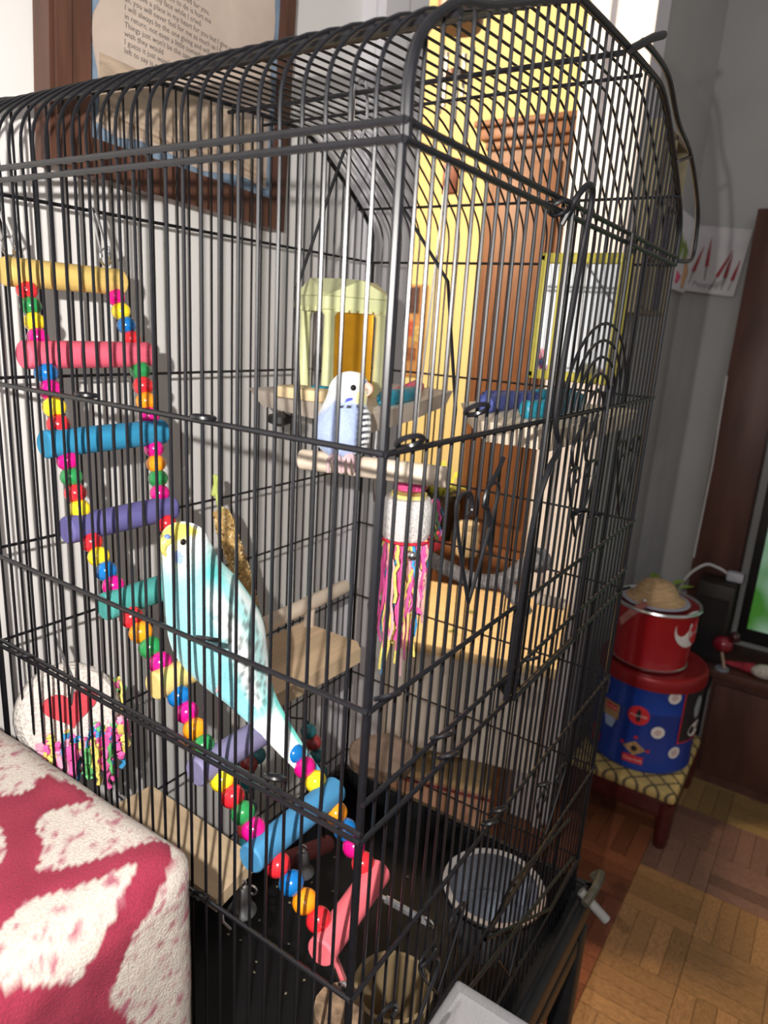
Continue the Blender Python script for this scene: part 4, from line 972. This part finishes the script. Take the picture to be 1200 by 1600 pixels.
# roundels, red tags, snowballs, hoop board, framed picture
for (u, v, k) in [(998, 1118, 'disc'), (930, 1143, 'disc'), (1028, 1145, 'ball'), (1055, 1091, 'ball'), (1053, 1176, 'ball'), (955, 1110, 'hoop'), (990, 1172, 'tag')]:
    a0, z = px_ang(u, v, TC, TR); z -= TC.z; R_ = TR
    if k == 'disc':
        decal('red_roundel', rd_ink, TC, R_, a0, z, circ(.027), tin); decal('bottle_print', bk_ink, TC, R_, a0, z, circ(.018, 16, .35, 1), tin, .0013); txt_decal('script', wh_ink, TC, R_, a0, z, 'Coca-Cola', .0095, tin)
    elif k == 'ball':
        decal('snowball_print', wh_ink, TC, R_, a0, z, circ(.017), tin); decal('snowball_spot', mat('pinkish_print', (.60, .45, .45), .4), TC, R_, a0, z, circ(.009), tin, .0013)
    elif k == 'hoop':
        grid_decal('hoop_board', tn_ink, TC, R_, a0, z + .006, .05, .042, tin); grid_decal('hoop_tag', rd_ink, TC, R_, a0, z + .014, .036, .016, tin, .0013); txt_decal('script', wh_ink, TC, R_, a0, z + .014, 'Coca-Cola', .008, tin)
        decal('hoop_net', bl_ink, TC, R_, a0, z - .03, [(-.02, .014), (.02, .014), (.011, -.014), (-.011, -.014)], tin)
    else:
        decal('glove_print', tn_ink, TC, R_, a0, z + .006, circ(.024, 4, 1.2, .9), tin); decal('glove_spot', bk_ink, TC, R_, a0, z + .006, circ(.008), tin, .0013)
        for (dx, dy) in ((-.032, .008), (.034, 0), (.0, .032)): decal('star_print', rd_ink, TC, R_, a0 + dx / R_, z + .006 + dy, circ(.005, 8), tin)
        grid_decal('tag_print', rd_ink, TC, R_, a0, z - .026, .052, .022, tin); txt_decal('script', wh_ink, TC, R_, a0, z - .026, 'Coca-Cola', .011, tin)
a0, z = px_ang(1082, 1118, TC, TR); z -= TC.z; a0 += .12
grid_decal('picture_border', rd_ink, TC, TR, a0, z, .115, .150, tin, .0008, 14); grid_decal('picture_panel', bk_ink, TC, TR, a0, z, .107, .142, tin, .0012, 14)
decal('snow_shape', wh_ink, TC, TR, a0 + .08, z - .045, circ(.03, 14, 1.2, .7), tin, .0016); decal('snow_shape', gy_ink, TC, TR, a0 + .02, z + .02, circ(.022, 12, .8, 1.5), tin, .0016)
a0, z = px_ang(945, 1060, TC, TR); z -= TC.z
hd = MB().tube(wrap(TC, TR, a0, z, [(.025, -.02), (.027, .008), (.018, .02), (-.03, .02)], .004), .002, 7); hd.build('bail_handle', dull_steel, tin); grid_decal('handle_plate', dull_steel, TC, TR, a0, z - .022, .05, .018, tin, .002)
# red bucket on the lid
RCn = TC + Vector((-.006, .014, THh + .0215)); R0, R1, RH = .094, .106, .165
buck = thing('red_bucket', 'red metal bucket with steel rim standing on the blue tin', 'bucket', RCn)
MB().lathe([(0, 0), (R0 + .002, 0), (R0 + .004, .004), (R0 + .002, .008), (R1, RH), (R1 - .002, RH), (R0 - .002, .006), (0, .006)], 56, RCn).build('pail', red_t, buck)
MB().lathe([(R0 + .002, 0), (R0 + .005, .002), (R0 + .005, .006), (R0 + .001, .008)], 56, RCn).build('foot_ring', steel, buck)
MB().tube([RCn + Vector(((R1 + .001) * math.cos(2 * PI * i / 56), (R1 + .001) * math.sin(2 * PI * i / 56), RH - .003)) for i in range(56)], .005, 8, closed=True).build('steel_rim', steel, buck)
MB().lathe([(R1 - .003, 0), (R1 - .012, .001), (R1 - .03, -.004), (0, -.004)], 48, RCn + Vector((0, 0, RH - .004))).build('bucket_lid', dred, buck)
Rm = (R0 + R1) / 2 + .003
a0, z = px_ang(1008, 940, RCn, Rm); z -= RCn.z
hnd = MB(); P = wrap(RCn, Rm, a0, z, [(-.062, -.068), (-.035, -.034), (0, .008), (.012, -.004), (-.025, -.050), (-.052, -.086)], .006)
MB().add(P, [(0, 1, 4, 5), (1, 2, 3, 4)]).build('plastic_handle', mat('pinkish_plastic', (.50, .20, .18), .35), buck, smooth=False)
MB().sphere(wrap(RCn, Rm, a0, z, [(0, .004)], .006)[0], .005, 10, 7).build('rivet', steel, buck)
a0, z = px_ang(1072, 985, RCn, Rm); z -= RCn.z; a0 += .06
decal('white_oval', wh_ink, RCn, Rm, a0 + .12, z, circ(.052, 30, 1.0, .95), buck, .0012); decal('red_disc', rd_ink, RCn, Rm, a0 + .40, z - .012, circ(.034), buck, .0018); txt_decal('print_words', mat('blue_ink', (.03, .12, .35), .4), RCn, Rm, a0 + .08, z + .034, 'ENJOY', .013, buck, .002); txt_decal('script', wh_ink, RCn, Rm, a0 + .40, z - .012, 'Coca-Cola', .011, buck, .0024)
# straw hat
hat = thing('straw_hat', 'small straw hat ornament with green leaves on red bucket', 'hat', RCn + Vector((0, 0, RH)))
hc = RCn + Vector((-.012, .004, RH + .004))
straw = mat('woven_straw', (.52, .34, .18), .85, var=.25, scale=40, stretch=(1, 1, 8), bump=.5)
MB().lathe([(.082, .0), (.075, .004), (.06, .012), (.050, .030), (.040, .044), (.022, .052), (0, .054)], 36, hc).build('crown', straw, hat)
MB().lathe([(.083, 0), (.086, .001), (.083, .004), (.078, .004)], 36, hc).build('brim_edge', mat('grey_blue_felt', (.36, .36, .44), .8), hat)
for (dx, dy) in ((.06, .02), (.02, -.075), (.05, -.05)):
    b0 = hc + Vector((dx * .6 + .03, dy * .6 + .01, .022)); t0 = b0 + Vector((dx * .6, dy * .6, .018)); sd = Vector((-dy, dx, 0)).normalized() * .014; md = b0.lerp(t0, .5) + Vector((0, 0, .006))
    MB().add([b0, md + sd, t0, md - sd], [(0, 1, 2), (0, 2, 3)]).build('leaf', mat('moss_leaf', (.16, .24, .04), .6), hat, smooth=False)

# ================================================================== TV CORNER
dkwood = mat('dark_media_wood', (.085, .035, .025), .45, var=.3, scale=20, stretch=(1, 1, .2))
tv_top = ZO - .915
mu = thing('media_unit', 'dark brown media unit with tall side panel against grey wall', 'tv cabinet', (1.94, -.45, 0))
MB().rbox((1.935, -.375, tv_top - .012), (.245, 1.05, .024), .004, 2).build('top', dkwood, mu)
MB().box((1.94, -.43, (tv_top - .024) / 2), (.22, .90, tv_top - .024)).build('base', dkwood, mu, smooth=False)
for y in (-.20, -.66): MB().rbox((1.826, y, (tv_top - .03) / 2 + .01), (.012, .42, tv_top - .08), .003, 2).build('door', dkwood, mu)
MB().rbox((2.01, .085, tv_top + (ZO + .34 - tv_top) / 2), (.09, .13, ZO + .34 - tv_top), .003, 2).build('tower_panel', dkwood, mu)
tv = thing('television', 'flat black television showing a green picture on media unit', 'television', (1.92, -.42, tv_top))
MB().rbox((1.925, -.46, tv_top + .36), (.04, .90, .58), .006, 2).build('bezel', black_plastic, tv)
scr = bpy.data.materials.new('lit_screen'); scr.use_nodes = True; N, L = nodes(scr); b_ = bsdf(scr)
tc = N.new('ShaderNodeTexCoord'); nz = N.new('ShaderNodeTexNoise'); nz.inputs['Scale'].default_value = 5; L.new(tc.outputs['Object'], nz.inputs['Vector'])
cr = N.new('ShaderNodeValToRGB'); cr.color_ramp.elements[0].color = (.04, .16, .02, 1); cr.color_ramp.elements[0].position = .4; cr.color_ramp.elements[1].color = (.30, .42, .35, 1); cr.color_ramp.elements[1].position = .65
L.new(nz.outputs['Fac'], cr.inputs['Fac']); L.new(cr.outputs[0], b_.inputs['Emission Color']); b_.inputs['Emission Strength'].default_value = .8; b_.inputs['Base Color'].default_value = (.01, .01, .01, 1); b_.inputs['Roughness'].default_value = .15
MB().box((1.9035, -.46, tv_top + .37), (.004, .85, .51)).build('screen', scr, tv, smooth=False)
MB().rbox((1.925, -.46, tv_top + .04), (.05, .14, .08), .004, 2).build('neck', black_plastic, tv)
MB().rbox((1.92, -.46, tv_top + .008), (.16, .40, .015), .004, 2).build('foot', black_plastic, tv)
sp_o = thing('loudspeaker', 'tall black loudspeaker between red bucket and television', 'speaker', (1.90, .06, tv_top))
MB().rbox((1.90, .058, ZO - .795), (.10, .10, .24), .005, 2).build('cabinet', mat('dark_speaker_wood', (.015, .010, .008), .5, var=.3, scale=30), sp_o)
MB().box((1.8485, .058, ZO - .805), (.004, .08, .18)).build('grille', black_plastic, sp_o, smooth=False)
# ornaments on the cabinet top
roo = thing('red_ornament', 'glossy red and black rooster like ornament beside television', 'ornament', (1.86, .008, tv_top))
gr_ = mat('red_glaze', (.22, .012, .025), .2, var=.25, scale=40, coat=.4)
bs = Vector((1.835, .012, tv_top))
MB().sphere(bs + Vector((0, 0, .075)), (.024, .028, .024), 16, 10).build('ornament_body', gr_, roo); MB().sphere(bs + Vector((0, -.026, .105)), .015, 12, 8).build('ornament_head', mat('black_red_glaze', (.05, .008, .012), .15, coat=.4), roo)
MB().tube([bs + Vector((0, 0, .055)), bs + Vector((-.004, -.012, .02)), bs + Vector((-.004, -.018, 0))], .004, 8).build('ornament_leg', mat('tan_wood_leg', (.42, .30, .22), .6), roo); MB().lathe([(0, 0), (.02, 0), (.018, .006), (0, .007)], 16, bs + Vector((-.002, -.01, 0))).build('ornament_base', mat('grey_base', (.20, .21, .24), .6), roo)
rat = thing('shaker_toy', 'white and red shaker lying on the media unit edge', 'ornament', (1.85, -.10, tv_top))
p = Vector((1.85, -.105, tv_top + .021))
MB().sphere(p, (.02, .038, .021), 18, 10, Matrix.Rotation(.3, 3, 'Z')).build('shaker_head', mat('speckled_white', (.50, .46, .40), .5, var=.3, scale=160), rat)
MB().tube([p + Vector((.004, .030, -.002)), p + Vector((.012, .06, -.006)), p + Vector((.02, .11, -.012))], [.017, .012, .004], 10).build('shaker_handle', mat('red_handle', (.42, .04, .06), .5, var=.4, scale=60), rat)
cb = MB().tube(catmull([Vector((1.90, .17, ZO - .86)), Vector((1.90, .155, ZO - .71)), Vector((1.91, .11, ZO - .645)), Vector((1.915, .07, ZO - .645)), Vector((1.915, .04, ZO - .658))], 6), .004, 8)
cab = thing('power_cable', 'white cable looping to a plug beside the loudspeaker', 'cable', (1.95, .09, ZO - .68)); cb.build('cable', mat('white_cable', (.55, .54, .54), .5), cab)
MB().rbox((1.915, .022, ZO - .660), (.03, .045, .028), .006, 2).build('plug', mat('grey_plug', (.45, .45, .50), .5), cab)
wc2 = MB().tube([(1.953, .148, ZO - .10), (1.95, .142, ZO - .35), (1.952, .146, ZO - .64)], .0025, 6); tag(wc2.build('wall_cable', MATS['white_cable']), 'thin white cable hanging down the tall side panel', 'cable')
# wall art in the corner
sg = thing('chilli_print', 'white canvas print with red chilli peppers on grey wall', 'wall art', (2.05, .25, ZO + .12))
SR = Matrix.Rotation(math.radians(6), 3, 'X')
sc_ = Vector((2.05, .2465, ZO + .215)); SW, SH = .150, .18
def sl(y, z, d_=0): return sc_ + SR @ Vector((-d_, y, z))
MB().box(sl(0, 0, .004), (.014, SW, SH), M=SR).build('canvas', mat('grey_white_canvas', (.62, .60, .62), .85, var=.06, scale=20), sg, smooth=False)
pep = mat('chilli_red', (.36, .02, .03), .5, var=.2, scale=80); stem_m = mat('chilli_stem', (.12, .12, .06), .7)
for (y, z, h_, tl_) in [(.045, .0, .07, .15), (.022, .02, .075, -.1), (-.028, -.005, .075, .3), (-.04, -.01, .065, .05), (-.062, -.02, .055, .1)]:
    a, c_ = sl(y + tl_ * h_ / 2, z - h_ / 2, .0125), sl(y - tl_ * h_ / 2, z + h_ / 2, .0125)
    MB().tube([a, a.lerp(c_, .4), c_], [.005, .004, .0008], 6).build('chilli', pep, sg); MB().tube([a, a - (c_ - a) * .5], .0012, 5).build('chilli_stem', stem_m, sg)
vs_, fs_ = text_mesh('Peppers', .022)
MB().add([sl(.045 - v.x, -.075 + v.y, .0118) for v in vs_], fs_).build('lettering', mat('pale_grey_ink', (.27, .27, .28), .8), sg, smooth=False)
sg2 = thing('herb_print', 'narrow white canvas with pale plant print near wall corner', 'wall art', (1.9, .322, ZO + .12))
MB().box((1.92, .323, ZO + .225), (.24, .014, .20)).build('canvas', mat('white_canvas', (.78, .77, .80), .85, var=.08, scale=15), sg2, smooth=False)
for (x, z, l_, m_) in [(1.88, .24, .07, 'moss_leaf'), (1.94, .23, .06, 'moss_leaf'), (1.98, .18, .09, 'tan_board'), (1.90, .16, .03, 'pink_box')]:
    MB().tube([(x, .3155, ZO + z - l_ / 2), (x + .01, .3145, ZO + z), (x, .3155, ZO + z + l_ / 2)], [.006, .010, .001], 6).build('painted_plant', MATS[m_], sg2)
# shelf frame with dark things on right wall
ws_ = thing('wall_shelf', 'pale framed wall shelf holding dark purple boxes by the door', 'shelf', (1.48, .30, ZO + .05))
fr_y = .295
for x in (1.365, 1.48, 1.60): MB().box((x, fr_y, ZO + .23), (.012, .06, .38)).build('upright', mat('pale_shelf_wood', (.55, .48, .30), .6), ws_, smooth=False)
for z in (.045, .16, .28, .41): MB().box((1.4825, fr_y, ZO + z), (.245, .06, .010)).build('shelf_board', mat('shelf_brown', (.25, .18, .12), .6), ws_, smooth=False)
pur = mat('purple_box', (.09, .07, .13), .6, var=.3, scale=30); gb = mat('brown_box', (.20, .14, .09), .6, var=.3, scale=30)
for (x, z, w, h, m_) in [(1.49, .105, .10, .10, gb), (1.64, .10, .11, .09, pur), (1.49, .215, .11, .10, pur), (1.64, .215, .10, .10, pur), (1.49, .34, .10, .09, gb), (1.64, .33, .11, .07, gb)]:
    tag(MB().rbox((1.423 if x < 1.55 else 1.541, fr_y + .004, ZO + z), (w * .95, .045, h), .003, 2).build('storage_box', m_), ('purple' if m_ is pur else 'brown') + ' box on the wall shelf, ' + {.105: 'bottom row near door', .10: 'bottom row near corner', .215: 'middle row ' + ('near door' if x < 1.55 else 'near corner'), .34: 'top row near door', .33: 'top row near corner'}[z], 'box', 'boxes on the wall shelf')

# dark panel standing between cage and wall at the left
pn = MB().rbox((-.095, .395, (ZO - .255) / 2), (.22, .02, ZO - .255), .004, 2)
tag(pn.build('leaning_panel', mat('black_brown_panel', (.012, .009, .009), .6, var=.3, scale=40)), 'dark narrow panel standing between cage and white wall', 'panel')
